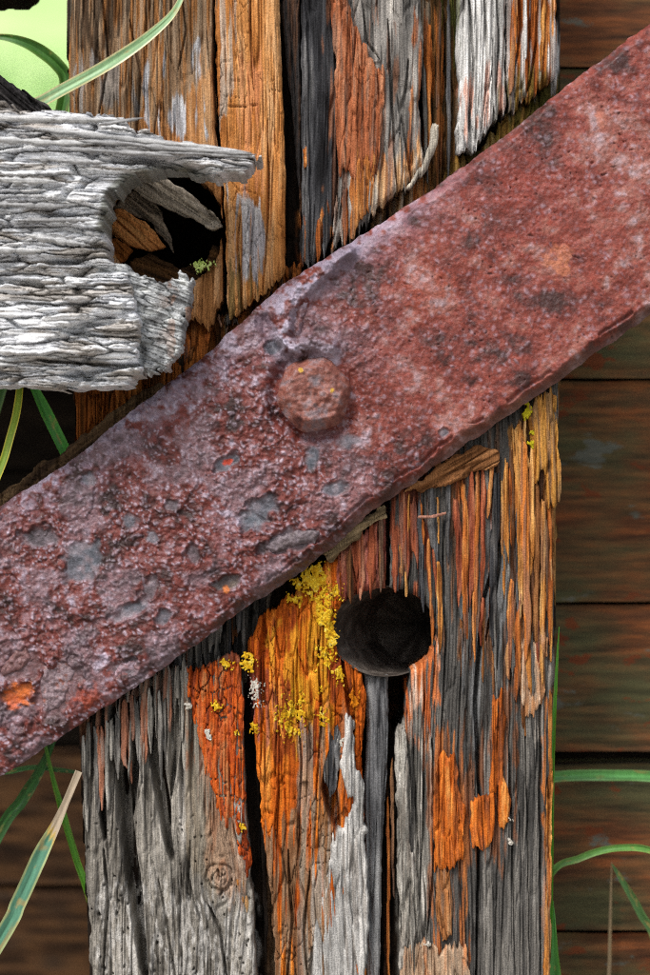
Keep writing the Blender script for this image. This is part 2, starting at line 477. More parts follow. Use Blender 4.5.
# upper middle
stain([(298, 215), (334, 210), (334, 262), (300, 285)], ORANGE, 0.9, 0.52, seed=9, ws=(4, 40))
stain([(376, 165), (425, 140), (425, 200), (340, 260), (360, 210)], [(190, 120, 66), (205, 160, 110), (180, 170, 156)], 0.85, 0.42, seed=10)
stain([(415, 10), (445, 10), (440, 200), (405, 220)], ORANGE, 0.8, 0.55, seed=11)
stain([(440, -20), (462, -20), (460, 60), (440, 90)], [(70, 76, 34), (100, 104, 50)], 0.7, 0.45, seed=12)
stain([(500, -20), (560, -20), (560, 90), (505, 110)], WHITE, 0.85, 0.6, seed=13, ws=(4.5, 60))
stain([(455, 90), (500, 60), (506, 110), (460, 155)], [(205, 130, 96), (214, 170, 150)], 0.7, 0.6, seed=14)
stain([(500, 80), (560, 60), (560, 120), (490, 150)], [(70, 68, 30), (104, 96, 44)], 0.7, 0.45, seed=15)
# lower left block
stain([(78, 690), (190, 655), (196, 690), (150, 740), (80, 760)], [(150, 92, 66), (176, 128, 100)], 0.65, 0.52, seed=16, rag=(3, 20))
stain([(185, 690), (205, 700), (235, 830), (215, 900), (185, 850)], [(112, 104, 90), (146, 130, 108)], 0.6, seed=17, soft=6)
stain([(205, 800), (236, 820), (248, 880), (230, 900), (205, 870)], [(150, 112, 84), (168, 124, 90)], 0.5, seed=18, soft=5)
stain([(100, 880), (260, 900), (262, 1000), (95, 1000)], [(176, 172, 166), (205, 202, 196)], 0.55, 0.52, rag=(5, 10), seed=19, ws=(4, 14))
# lower orange block
stain([(248, 670), (275, 670), (280, 720), (262, 745), (250, 720)], [(120, 62, 60), (146, 88, 84)], 0.7, 0.45, seed=20)
stain([(250, 650), (300, 600), (340, 640), (352, 700), (330, 760), (275, 760)], [(84, 40, 26), (128, 54, 26), (150, 66, 28)], 0.85, 0.5, seed=21, ws=(10, 36))
stain([(262, 640), (320, 600), (330, 700), (300, 760)], [(196, 128, 34), (214, 152, 46)], 0.75, 0.58, seed=22, ws=(8, 50))
stain([(288, 566), (345, 560), (345, 660), (330, 740), (280, 740), (300, 640)], [(196, 140, 30), (208, 160, 40)], 0.4, 0.68, seed=37, ws=(6, 30))
stain([(264, 830), (330, 800), (330, 1000), (270, 1000)], [(84, 56, 36), (116, 88, 62), (146, 124, 100)], 0.9, 0.3, seed=23)
stain([(296, 720), (330, 730), (345, 850), (310, 1000), (290, 1000), (300, 850)], [(108, 96, 82), (140, 124, 106), (168, 158, 146)], 0.8, 0.35, seed=24, soft=3)
# lower right block
stain([(396, 655), (438, 640), (440, 700), (425, 770), (402, 730)], [(176, 84, 34), (206, 120, 66), (214, 190, 170)], 0.9, 0.42, seed=25, ws=(2.6, 40))
stain([(396, 720), (432, 720), (436, 850), (425, 1000), (398, 1000)], SILVER, 0.85, 0.38, seed=26)
stain([(388, 480), (430, 470), (428, 600), (395, 605)], RED, 0.9, 0.46, seed=27, ws=(5, 50))
stain([(450, 470), (492, 460), (494, 640), (466, 640)], [(112, 56, 30), (150, 76, 36), (176, 106, 56)], 0.85, 0.58, seed=28, ws=(4.5, 60))
stain([(510, 430), (560, 380), (556, 700), (520, 690)], [(112, 72, 38), (152, 100, 52), (180, 138, 84)], 0.85, 0.5, seed=29, ws=(4.5, 80))
stain([(530, 640), (556, 640), (552, 720), (535, 740)], [(150, 140, 128), (190, 180, 168)], 0.7, 0.5, seed=30)
stain([(430, 730), (470, 730), (470, 960), (430, 960)], [(170, 92, 40), (196, 120, 60)], 0.75, 0.66, seed=31, ws=(3, 60))
stain([(543, 700), (556, 700), (556, 1000), (543, 1000)], [(168, 90, 36), (196, 128, 70)], 0.9, 0.35, seed=32)
stain([(484, 700), (545, 660), (545, 1000), (480, 1000)], [(112, 108, 102), (146, 141, 133)], 0.6, 0.5, seed=33, ws=(3, 90), soft=2)
stain([(445, 600), (500, 520), (515, 640), (480, 760)], [(88, 90, 92), (130, 131, 131)], 0.6, 0.56, seed=34, ws=(2.6, 60))
stain([(338, 520), (388, 508), (388, 600), (338, 600)], [(116, 60, 56), (150, 88, 78), (172, 116, 96)], 0.85, 0.35, seed=35)

for _i, (_p, _c) in enumerate([
    ([(426, 735), (470, 735), (472, 905), (428, 905)], [(120, 74, 44), (158, 94, 48)]), ([(464, 760), (514, 670), (518, 850), (466, 866)], [(116, 72, 44), (156, 92, 48)]),
    ([(176, 676), (200, 676), (228, 800), (244, 900), (214, 860), (190, 760)], [(126, 84, 58), (150, 92, 56)]), ([(322, -20), (398, 40), (392, 200), (345, 250), (326, 180)], [(118, 80, 58), (150, 96, 64)]),
    ([(316, 700), (350, 700), (345, 840), (318, 860)], [(130, 84, 46), (120, 104, 86)]), ([(440, 430), (550, 420), (548, 700), (440, 640)], [(96, 66, 44), (128, 82, 48)])]):
    stain(_p, _c, 0.55, 0.58, rag=(5, 24), seed=1500 + _i * 3, soft=2, ws=(3.4, 50))
CRK = cracks([
    ([(213, -20), (213, 60), (216, 110), (219, 146)], 2.2, 16),
    ([(219, 105), (240, 107), (262, 104)], 1.0, 4),
    ([(252, -20), (250, 40), (254, 90)], 1.2, 5), ([(180, -20), (186, 30), (178, 70)], 1.6, 5),
    ([(100, -20), (108, 60), (98, 120)], 2, 6), ([(130, 20), (140, 70), (136, 150)], 1.8, 6),
    ([(240, 215), (238, 260), (242, 310)], 1.6, 6), ([(268, 120), (270, 200), (262, 290)], 1.4, 6),
    ([(330, -20), (340, 90), (337, 200)], 2.2, 9), ([(388, 20), (392, 110), (398, 200)], 2.0, 8),
    ([(408, 60), (402, 120), (412, 180)], 2.4, 8), ([(360, -20), (366, 40), (380, 60)], 1.6, 6),
    ([(468, -20), (474, 60), (470, 130)], 2.6, 9), ([(484, -20), (488, 60), (482, 130)], 2.4, 8), ([(497, -20), (498, 50), (494, 118)], 2.0, 8),
    ([(519, -20), (522, 30), (512, 80)], 2.8, 8), ([(540, -20), (538, 40), (528, 90)], 2.4, 8), ([(532, -20), (531, 20), (530, 50)], 2.2, 8),
    # lower left block
    ([(112, 712), (118, 760), (126, 830), (136, 900), (146, 985)], 12, 40),
    ([(94, 735), (100, 790), (104, 840)], 6, 26), ([(150, 690), (150, 740), (163, 810), (172, 860)], 9, 34),
    ([(138, 700), (134, 770), (131, 820)], 7, 30), ([(166, 700), (162, 760), (170, 830)], 7, 28), ([(128, 704), (124, 750), (122, 800)], 5.5, 26),
    ([(178, 700), (176, 750), (170, 800)], 4.5, 18), ([(208, 905), (220, 930), (228, 985)], 2.6, 10), ([(190, 840), (188, 880), (200, 920)], 1.8, 5),
    ([(103, 850), (108, 900), (102, 985)], 2.6, 8), ([(158, 880), (168, 930), (176, 985)], 2.0, 6), ([(242, 780), (228, 800), (226, 840)], 1.2, 4),
    # orange block
    ([(300, 600), (296, 680), (302, 760), (298, 860)], 1.8, 6), ([(318, 640), (322, 720), (316, 800)], 2.2, 8), ([(276, 660), (280, 740), (276, 850)], 1.6, 5),
    ([(335, 745), (330, 790), (338, 830)], 12, 34), ([(342, 660), (352, 720), (350, 760)], 5, 16), ([(288, 850), (292, 920), (286, 985)], 2.4, 8), ([(310, 870), (304, 930), (308, 985)], 2, 7),
    # right block
    ([(500, 540), (484, 600), (476, 700), (480, 800), (476, 985)], 3.4, 16), ([(505, 470), (500, 560), (486, 640)], 3, 10),
    ([(443, 520), (446, 640), (440, 760), (446, 880)], 1.6, 6), ([(462, 620), (458, 760), (464, 985)], 1.2, 4), ([(432, 740), (436, 840), (428, 940)], 2.4, 8),
    ([(512, 640), (510, 760), (516, 985)], 1.3, 4), ([(528, 600), (526, 740), (530, 985)], 1.3, 5), ([(538, 560), (540, 700), (541, 985)], 2.4, 8), ([(520, 680), (519, 800), (523, 900)], 1.0, 3),
    ([(496, 700), (498, 850), (494, 985)], 1.2, 4), ([(414, 740), (418, 860), (412, 985)], 2.0, 7), ([(424, 690), (424, 800), (420, 900)], 1.8, 6),
    ([(524, 420), (520, 500), (524, 600)], 3, 12), ([(540, 400), (538, 480), (540, 560)], 2.4, 9), ([(430, 480), (434, 560), (440, 600)], 3, 12),
])

def knot(X, Y):
    wx = X - 219 + 5 * (fbm(X / 9, Y / 9, 3, 2) - 0.5); wy = (Y - 877) + 5 * (fbm(X / 9, Y / 9, 4, 2) - 0.5)
    r = np.hypot(wx, wy)
    h = 2.2 * (1 - sst(9, 13, r)) - 5 * np.exp(-((r - 13.5) / 1.2) ** 2) * (0.6 + 0.4 * vn(wx / 9, wy / 9, 8))
    h -= 1.8 * sst(0.1, 0.9, np.cos(r * 1.55 + 0.6)) * (r < 12)
    for pts in ([(219, 872), (219, 880)], [(219, 877), (225, 874)]):
        d, _ = seg_dist(pts, X, Y); h -= 4 * (1 - sst(0.3, 1.1, d))
    return h * (r < 20)

def worm(X, Y):
    """beetle holes and pocks in the pale lower wood"""
    wx = X + 16 * (fbm(X / 22, Y / 22, 305, 3) - 0.5); wy = Y + 22 * (fbm(X / 22, Y / 22, 306, 3) - 0.5)
    f1, f2, cid = worley(wx / 8, wy / 10, 301)
    k = sst(790, 850, Y) * sst(330, 250, X)
    return -6 * k * (cid > 0.7) * (1 - sst(0.04, 0.06 + 0.5 * (cid - 0.7) + 0.06, f1)) * sst(0.35, 0.55, fbm(X / 30, Y / 40, 307, 2)) + 2.0 * k * (fbm(X / 6, Y / 9, 303, 3) - 0.5) * 2

def add(*fs):
    return lambda X, Y: sum(f(X, Y) for f in fs)

def bevel_left(x0, w, d):
    return lambda X, Y: -d * (1 - sst(x0, x0 + w, X)) ** 1.0

def wp(name, poly, h0, hf, pal, seed, rag=(2, 8), depth=40, cut=(), drop=(5, 6), cell=(5, 70), contrast=1.0, maskf=None, cf=None, fib=(2.6, 120), step=(0.62, 1.5)):
    return piece(name, POST, poly, h0, hf, cf or post_col(pal, seed, cell, contrast), M_WOOD, depth=depth, rag=rag, cut=cut, drop=drop, seed=seed, maskf=maskf, fib=fib, step=step)

OUT = [(66, -20), (560, -20), (561, 200), (560, 380), (556, 600), (551, 760), (550, 1000), (90, 1000), (84, 860), (78, 720), (75, 440), (70, 200)]
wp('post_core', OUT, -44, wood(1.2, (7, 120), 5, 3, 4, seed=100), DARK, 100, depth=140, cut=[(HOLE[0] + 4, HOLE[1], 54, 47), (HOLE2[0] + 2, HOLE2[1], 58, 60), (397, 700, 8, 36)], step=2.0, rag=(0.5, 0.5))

# upper half
wp('wood_strip', [(70, -20), (212, -20), (213, 60), (215, 110), (218, 150), (222, 215), (223, 300), (208, 332), (196, 318), (150, 330), (76, 330), (73, 200), (67, 92)], 0,
   add(wood(1.1, (10, 80), 2.0, 2.0, 5, seed=110, flute=1.2, fw=8), CRK, bevel_left(66, 16, 10)), [(86, 58, 34), (130, 88, 50), (162, 112, 68), (178, 138, 98)], 110, cut=[HOLE2], rag=(1.5, 6), drop=(4, 5))
wp('wood_strip', [(215, -20), (277, -20), (281, 60), (284, 130), (285, 200), (285, 272), (268, 290), (240, 312), (229, 322), (227, 300), (225, 215), (221, 150), (218, 110), (216, 60)], 2,
   add(wood(0.8, (12, 120), 1.6, 2.0, 5, seed=120, blocks=2.5), CRK), [(128, 78, 38), (170, 108, 54), (192, 134, 78), (202, 158, 112)], 120, rag=(1, 4), drop=(6, 8))
wp('wood_strip', [(74, 372), (150, 372), (176, 338), (198, 312), (232, 318), (290, 262), (302, 262), (302, 330), (76, 500)], -16,
   add(wood(1.6, (7, 40), 4, 4, 6, seed=130), CRK), [(52, 34, 20), (104, 62, 30), (148, 84, 36), (170, 110, 56)], 130, rag=(2, 6), drop=(4, 5))
wp('wood_strip', [(279, -20), (299, -20), (301, 100), (302, 268), (300, 270), (299, 190), (293, 120), (285, 50)], -18,
   add(wood(1.0, (5, 120), 3, 2, 2, seed=140)), [(30, 28, 28), (56, 53, 52), (92, 64, 46), (116, 82, 60)], 140, rag=(0.8, 4), depth=25)
wp('wood_strip', [(301, -20), (336, -20), (338, 100), (338, 180), (331, 238), (313, 260), (302, 268)], -7,
   add(wood(0.7, (9, 160), 1.4, 2, 2, seed=150), CRK), CHAR, 150, rag=(1, 6), drop=(5, 7))
wp('wood_strip', [(337, -20), (420, -20), (423, 60), (419, 110), (423, 150), (424, 166), (408, 186), (385, 204), (352, 236), (331, 252), (338, 180)], -3,
   add(wood(1.2, (10, 80), 2.4, 3.0, 5, seed=160, flute=1.2, fw=9), CRK), [(56, 54, 52), (98, 95, 91), (140, 135, 129), (184, 178, 169)], 160, rag=(1.5, 8), drop=(6, 6))
wp('wood_strip', [(416, -20), (460, -20), (462, 120), (455, 195), (380, 250), (405, 188), (424, 162)], -24,
   add(wood(1.6, (5, 80), 5, 4, 3, seed=170), CRK), [(34, 32, 26), (68, 54, 36), (108, 74, 40), (130, 120, 104)], 170, rag=(1.5, 8), depth=30)
wp('wood_strip', [(458, -20), (507, -20), (505, 60), (507, 106), (490, 126), (478, 146), (463, 152), (456, 150), (456, 130), (461, 110), (457, 60)], 2,
   add(wood(1.2, (6, 120), 1.6, 3, 2, seed=180, flute=6, fw=7.5), CRK), WHITE, 180, rag=(1.2, 6), drop=(5, 5))
wp('wood_strip', [(508, -20), (556, -20), (558, 76), (532, 94), (509, 112), (507, 60)], 0,
   add(wood(1.4, (6, 90), 2, 3, 3, seed=190, flute=4, fw=8), CRK), ORANGE, 190, rag=(1.2, 6), drop=(6, 7))
wp('wood_strip', [(452, 156), (480, 148), (510, 112), (559, 72), (559, 120), (440, 225), (420, 225)], -18,
   add(wood(1.6, (6, 30), 4, 4, 4, seed=200), CRK), [(44, 40, 22), (84, 72, 34), (130, 96, 44), (150, 130, 84)], 200, rag=(2, 5))

# lower half
L1 = [(79, 738), (94, 716), (112, 702), (140, 684), (165, 668), (184, 674), (205, 668), (238, 664), (242, 700), (243, 760), (246, 820), (251, 880), (255, 940), (258, 1000), (92, 1000), (86, 880), (80, 780)]
def top_flutes(X, Y):
    u = grain(X, Y, 3)
    k = sst(850, 735, Y) * sst(215, 180, X)
    q = np.abs(((u / 11 + 1.2 * (fbm(u / 30, Y / 200, 411, 2) - 0.5)) % 1) - 0.5) * 2
    return -24 * k * (1 - sst(0.05, 0.7, q)) * (0.4 + 0.6 * vn(u / 12, Y / 200, 415)) + 5 * k * (fbm(u / 10, Y / 80, 412) - 0.5)
wp('wood_strip', L1, 0, add(wood(1.2, (9, 70), 1.2, 2.0, 4, seed=210), CRK, knot, worm, top_flutes, bevel_left(80, 14, 9)),
   [(70, 66, 60), (114, 109, 101), (150, 144, 134), (182, 176, 167)], 210, rag=(1.6, 11), drop=(5, 6))
wp('wood_strip', [(150, 690), (175, 640), (250, 590), (275, 580), (255, 640), (246, 690)], -22,
   add(wood(1.8, (7, 50), 6, 4, 4, seed=220, flute=7, fw=10)), [(30, 29, 28), (58, 56, 54), (86, 82, 76), (112, 102, 90)], 220, rag=(1.5, 8), depth=24)
wp('wood_strip', [(247, 668), (248, 642), (262, 616), (296, 590), (335, 556), (352, 548), (348, 590), (338, 612), (334, 636), (345, 662), (362, 676), (367, 700), (362, 760), (365, 830), (367, 1000), (276, 1000), (271, 900), (262, 820), (256, 760), (252, 700)], 2,
   add(wood(1.3, (11, 55), 4.0, 3.5, 8, seed=230, blocks=3.2), CRK), [(120, 52, 18), (176, 84, 24), (204, 110, 34), (214, 142, 64)], 230, cut=[HOLE], rag=(1.6, 5), drop=(7, 8))
wp('wood_strip', [(338, 552), (362, 534), (386, 514), (387, 600), (338, 600)], -1,
   add(wood(1.4, (8, 60), 3, 4, 3, seed=240), CRK), RED, 240, cut=[HOLE], rag=(1.2, 5))
wp('wood_strip', [(364, 672), (388, 668), (389, 730), (387, 780), (382, 850), (380, 1000), (366, 1000), (363, 800), (367, 730)], -12,
   add(wood(1.3, (8, 120), 2.0, 2.5, 4, seed=250), lambda X, Y: -5 * ((X - 376) / 14.0) ** 2), [(80, 80, 81), (114, 114, 115), (144, 144, 143), (176, 175, 172)], 250, cut=[HOLE], rag=(0.8, 4), depth=30)
wp('wood_strip', [(384, 790), (388, 770), (391, 800), (390, 900), (391, 1000), (384, 1000)], -34,
   add(wood(1.0, (4, 80), 4, 3, 2, seed=260)), [(24, 20, 18), (52, 40, 30), (96, 60, 34), (70, 70, 72)], 260, rag=(1.2, 10), depth=14)
wp('wood_strip', [(390, 500), (400, 486), (470, 434), (560, 372), (556, 470), (555, 600), (552, 700), (550, 800), (550, 1000), (404, 1000), (400, 900), (398, 800), (396, 734), (404, 726), (407, 695), (412, 668), (390, 600)], 0,
   add(wood(1.1, (8, 130), 1.4, 2.0, 4, seed=270, flute=1.6, fw=3.3), CRK, lambda X, Y: -5 * sst(640, 470, Y) * (eq(fbm(grain(X, Y) / 9, Y / 60, 271, 2)) - 0.3)),
   [(40, 38, 36), (68, 66, 63), (92, 89, 85), (126, 122, 115)], 270, cut=[HOLE], rag=(1.2, 6), drop=(6, 6), cell=(5.5, 110), contrast=0.75)

L2H = add(wood(1.3, (11, 55), 4.0, 3.5, 8, seed=230, blocks=3.2), CRK)
# the rest of the post, down to the ground and up to its sawn head
wp('post_foot', [(92, 1004), (552, 1004), (554, 1400), (552, 2030), (90, 2030), (90, 1400)], -4, wood(1.4, (8, 120), 2, 3, 5, seed=290, flute=2, fw=9), GREY, 290, depth=200, rag=(1, 1), step=(2.4, 6.0))
wp('post_head', [(66, -260), (558, -260), (558, -24), (66, -24)], -4, wood(1.4, (8, 120), 2, 3, 5, seed=295, flute=2, fw=9), BROWN, 295, depth=180, rag=(1, 1), step=(2.4, 6.0))

# flakes and plates still clinging to the face
def fl(poly, h0, pal, seed, rag=(1.5, 7), amp=1.0, depth=12, cell=(5, 60), drop=(2, 3), blocks=0.0, und=2.0, name='wood_flake', flute=0, cf=None, ca=1.5, step=(0.62, 1.4)):
    base = ramp
    def cfx(X, Y):
        u = grain(X, Y, seed)
        f1, f2, cid = worley(u / cell[0], Y / cell[1], seed + 9)
        t = 0.5 * eq(fbm(u / 5, Y / 60, seed + 61, 3)) + 0.3 * cid + 0.2 * eq(fbm(X / 2, Y / 8, seed + 62, 2))
        C = ramp(np.clip((t - 0.5) * 1.4 + 0.5, 0, 1), pal)
        g = ((0.15 if seed in (320, 340, 342, 344) else 0.5) * sst(0.58, 0.8, eq(fbm(u / 3, Y / 45, seed + 66, 3))))[..., None]      # greyed fibres
        return C * (1 - g) + lin((104, 94, 84)) * g
    return piece(name, POST, poly, h0, wood(amp, cell, ca, 2.5, und, seed=seed, blocks=blocks, flute=flute), cf or cfx, M_WOOD, depth=depth, rag=rag, drop=drop, seed=seed, step=step)

fl([(329, -20), (346, -20), (354, 22), (372, 62), (385, 66), (384, 110), (380, 158), (374, 180), (368, 160), (360, 190), (346, 168), (339, 172), (334, 120), (336, 60)], 4, [(98, 54, 34), (146, 84, 54), (168, 102, 68), (182, 126, 94)], 310, drop=(4, 4), blocks=2)
fl([(352, 150), (376, 156), (372, 206), (362, 222), (352, 236), (350, 190)], 4, [(136, 80, 42), (178, 112, 58), (190, 140, 88)], 312)
fl([(303, 148), (309, 146), (309, 166), (304, 168)], -3, ORANGE, 314, rag=(0.8, 2))
fl([(433, 122), (440, 124), (438, 142), (428, 168), (412, 186), (404, 190), (422, 164), (430, 142)], 8, [(130, 124, 112), (176, 168, 154), (200, 190, 172)], 316, rag=(0.8, 2), depth=14, drop=(4, 4))
fl([(457, 132), (463, 128), (466, 150), (458, 154)], 7, WHITE, 318, rag=(0.8, 2))
# orange strip on the lower left block
fl([(184, 672), (205, 668), (239, 662), (243, 690), (243, 740), (245, 800), (250, 872), (247, 886), (240, 852), (229, 830), (216, 806), (206, 770), (196, 730), (189, 700)], 4,
   [(100, 40, 22), (160, 68, 28), (196, 90, 32), (178, 112, 66)], 320, blocks=9, rag=(2.5, 7), amp=1.3, und=3, drop=(4, 4), cell=(6, 24))
fl([(205, 668), (225, 655), (239, 655), (240, 668), (225, 676)], 0, RED, 322, rag=(2, 4), blocks=3)
fl([(236, 880), (242, 878), (250, 905), (246, 912), (240, 900)], 4, TAN, 323, rag=(1, 3))
# grey ragged plate right of the orange block
fl([(346, 716), (353, 722), (357, 762), (363, 788), (366, 850), (368, 1000), (308, 1000), (316, 920), (326, 880), (331, 842), (346, 826), (351, 802), (343, 790), (340, 756)], 7, [(110, 108, 104), (150, 148, 144), (180, 177, 172), (206, 202, 196)], 330, rag=(3, 6), drop=(5, 4), amp=1.2, cell=(9, 90), depth=16)
fl([(324, 736), (338, 728), (344, 745), (336, 790), (330, 800), (323, 770)], 0, CHAR, 332, rag=(2, 6))
# right block flakes
fl([(438, 757), (446, 752), (456, 756), (459, 790), (465, 810), (464, 852), (456, 872), (446, 866), (434, 868), (432, 810)], 5, VIVID, 340, flute=1.5, rag=(2, 7))
fl([(436, 868), (452, 870), (452, 930), (444, 945), (436, 920)], 2, [(120, 80, 50), (160, 104, 60), (180, 140, 100)], 341)
fl([(471, 800), (478, 800), (482, 795), (496, 790), (495, 815), (492, 842), (486, 848), (473, 846), (470, 820)], 5, VIVID, 342, rag=(1.5, 5), flute=1.5)
fl([(493, 700), (503, 690), (506, 720), (504, 770), (508, 788), (511, 800), (508, 826), (500, 832), (497, 815), (500, 780), (496, 796), (490, 792), (493, 750)], 5, VIVID, 344, rag=(1.2, 5))
fl([(402, 950), (430, 944), (440, 952), (448, 946), (468, 946), (470, 1000), (400, 1000)], 6, [(140, 110, 86), (176, 150, 124), (196, 130, 84)], 346, rag=(2, 5))
fl([(396, 728), (404, 722), (408, 760), (410, 830), (420, 900), (414, 960), (402, 1000), (398, 900)], 4, SILVER, 348, rag=(2, 7), drop=(4, 4))
# brown board scrap below the iron
# yellow edge strip at the right
fl([(528, 404), (546, 392), (556, 384), (559, 440), (563, 494), (556, 504), (549, 512), (545, 470), (536, 480), (530, 440)], 7, [(110, 72, 32), (164, 110, 48), (190, 138, 68), (150, 100, 52)], 354, rag=(1.2, 10), flute=3, drop=(3, 3))
fl([(512, 430), (526, 420), (530, 500), (534, 560), (526, 620), (522, 560), (518, 490)], 3, TAN, 356, rag=(1.5, 12), flute=2)
fl([(547, 775), (553, 770), (552, 860), (550, 1000), (543, 1000), (546, 880)], 3, TAN, 358, rag=(1.2, 6), depth=14)
fl([(520, 650), (540, 632), (548, 640), (546, 690), (532, 720), (520, 700)], 3, [(120, 84, 56), (170, 120, 80), (190, 168, 144)], 359, rag=(2.5, 10))

# splinters
def sp(x, y0, y1, w, pal, h=3, lean=0, seed=0):
    rnd = random.Random(seed)
    n = 5
    lft, rgt = [], []
    c0, c1 = rnd.uniform(-0.6, 0.6) * w * 2, rnd.uniform(-1, 1) * w * 4
    for k in range(n + 1):
        t = k / n
        cx_ = x + lean * t + rnd.uniform(-0.15, 0.15) * w; ww = w * (0.5 + 0.1 * rnd.random()) * (1.0 if 0 < k < n else 0.55) * (1 - 0.35 * t * rnd.random())
        lft.append((cx_ - ww, y0 + (y1 - y0) * t + (c0 if k == 0 else c1 * 0.5 if k == n else 0)))
        rgt.append((cx_ + ww, y0 + (y1 - y0) * t - (c0 if k == 0 else c1 * 0.5 if k == n else 0)))
    tone = rnd.uniform(-0.22, 0.22); grey = rnd.uniform(0, 0.5)
    def cf(X, Y):
        t = 0.55 * eq(fbm(X / 2.2, Y / 60, seed, 3)) + 0.45 * eq(fbm(X / 5, Y / 25, seed + 3, 2)) + tone
        C = ramp(np.clip(t, 0, 1), pal)
        m = (grey * sst(0.45, 0.75, eq(fbm(X / 3, Y / 40, seed + 5, 3))))[..., None]
        return C * (1 - m) + lin((96, 92, 88)) * m
    def hf(X, Y):
        q = np.abs(vn(X / 2.4, Y / 70, seed + 7) - 0.5)
        return -w * 0.12 * ((X - x - lean * (Y - y0) / (y1 - y0)) / w * 2) ** 2 + 1.0 * (vn(X / 1.3, Y / 30, seed + 8) - 0.5) - 2.0 * (1 - sst(0, 0.12, q)) + 3 * (vn(X / 40, Y / 40, seed + 9) - 0.5)
    return piece('splinter', POST, lft + rgt[::-1], h, hf, cf, M_WOOD, depth=8, step=(0.62, 1.6), rag=(0.7, min(6, w)), fib=(1.7, 90), drop=(2.0, 2), seed=seed)

rr = random.Random(77)
sid = 1000
hand = [  # x, y0, y1, width, palette, h, lean
    (402, 500, 575, 9, RED, 4, 6), (412, 498, 560, 7, RED, 3, 4), (394, 508, 590, 6, RED, 3, 1), (420, 500, 610, 5, CHAR, 2, 3), (428, 540, 640, 4, ORANGE, 4, 6),
    (438, 560, 655, 5, TAN, 4, 3), (432, 480, 560, 8, CHAR, 2, 3), (448, 470, 560, 5, CHAR, 3, 0), (456, 500, 600, 7, RED, 4, 6), (464, 480, 640, 6, ORANGE, 5, 3),
    (472, 475, 600, 7, RED, 4, 0), (478, 470, 660, 5, ORANGE, 4, -4), (484, 465, 590, 5, RED, 3, -2), (492, 455, 520, 4, ORANGE, 4, -3), (498, 470, 640, 8, CHAR, 3, -6),
    (506, 465, 560, 5, TAN, 5, 2), (512, 450, 640, 6, BROWN, 3, 2), (518, 445, 620, 6, TAN, 5, 3), (524, 440, 660, 8, [(150, 84, 36), (190, 112, 50), (210, 140, 76)], 7, 4), (532, 440, 560, 6, TAN, 6, 1),
    (538, 480, 640, 6, BROWN, 4, -1), (544, 500, 680, 6, TAN, 4, -2), (550, 500, 640, 5, ORANGE, 3, 1), (512, 580, 680, 6, ORANGE, 5, -4), (520, 600, 700, 6, ORANGE, 5, -4), (528, 620, 690, 6, TAN, 5, 2),
    (360, 530, 596, 7, RED, 3, 2), (372, 524, 592, 8, RED, 3, 0), (350, 550, 600, 6, BROWN, 3, 0), (381, 516, 590, 5, BROWN, 3, 0),
    (305, 20, 240, 3, CHAR, -3, 4), (345, 190, 245, 6, ORANGE, 2, 0), (318, 220, 262, 5, ORANGE, -2, 1), (308, 215, 266, 4, CHAR, -2, 0), (326, 210, 256, 5, CHAR, -2, 0),
    (430, 20, 170, 5, ORANGE, -14, -2), (440, 0, 190, 4, BROWN, -13, -3), (449, 0, 180, 4, CHAR, -12, 0), (424, 60, 180, 4, GREY, -10, 3),
    (496, 20, 110, 4, WHITE, 5, -2), (516, -10, 90, 5, ORANGE, 3, -4), (526, -10, 60, 4, WHITE, 3, -1), (545, -10, 70, 4, TAN, 3, -4),
    (392, 760, 900, 3.5, BROWN, -20, 2), (388, 800, 985, 3, ORANGE, -24, 1), (262, 760, 960, 4, DARK, -22, 4), (254, 700, 860, 3, DARK, -24, 6),
    (551, 690, 800, 4, TAN, 1, -1), (549, 860, 985, 4, ORANGE, 1, 0),
]
for x, y0, y1, w, pal, h, lean in hand:
    sp(x, y0, y1, w, pal, h, lean, sid); sid += 1
for k in range(34):      # fibrous right block
    x = rr.uniform(395, 552); y0 = rr.uniform(470, 660) if x > 440 else rr.uniform(490, 560)
    y1 = y0 + rr.uniform(35, 120)
    if x < 440: y1 = min(y1, 596)
    if y0 < 494 - (x - 395) * 0.62 + 6: continue
    pal = rr.choice([RED, ORANGE, CHAR, CHAR, BROWN, TAN]) if y0 < 600 else rr.choice([GREY, GREY, BROWN])
    sp(x, y0, y1, rr.uniform(2.0, 4.5), pal, rr.uniform(1, 4), rr.uniform(-4, 4), sid); sid += 1
for k in range(26):      # broken tops of the lower left block
    x = 84 + k * 4.2 + rr.uniform(-2, 2)
    ytop = 738 - (x - 79) * 0.72 + rr.uniform(-6, 10)
    sp(x, ytop, ytop + rr.uniform(40, 110), rr.uniform(3.5, 6), rr.choice([GREY, GREY, SILVER, [(120, 76, 56), (166, 110, 84), (150, 140, 130)]]), rr.uniform(-5, 2), rr.uniform(-2, 5), sid); sid += 1
for k in range(16):      # ragged wood in the shade under the iron
    x = 168 + k * 5 + rr.uniform(-2, 2); yt = 640 - (x - 168) * 0.62
    sp(x, yt - 6, yt + rr.uniform(30, 60), rr.uniform(4, 8), rr.choice([CHAR, GREY, BROWN]), rr.uniform(-20, -12), rr.uniform(-3, 3), sid); sid += 1
for k in range(14):      # crumbling bits on the ledge beside the rail
    x = rr.uniform(180, 285); y = 345 - (x - 180) * 0.62 + rr.uniform(-10, 10)
    sp(x, y, y + rr.uniform(10, 26), rr.uniform(4, 8), rr.choice([BROWN, ORANGE, DARK]), rr.uniform(-14, -8), rr.uniform(-8, 8), sid); sid += 1

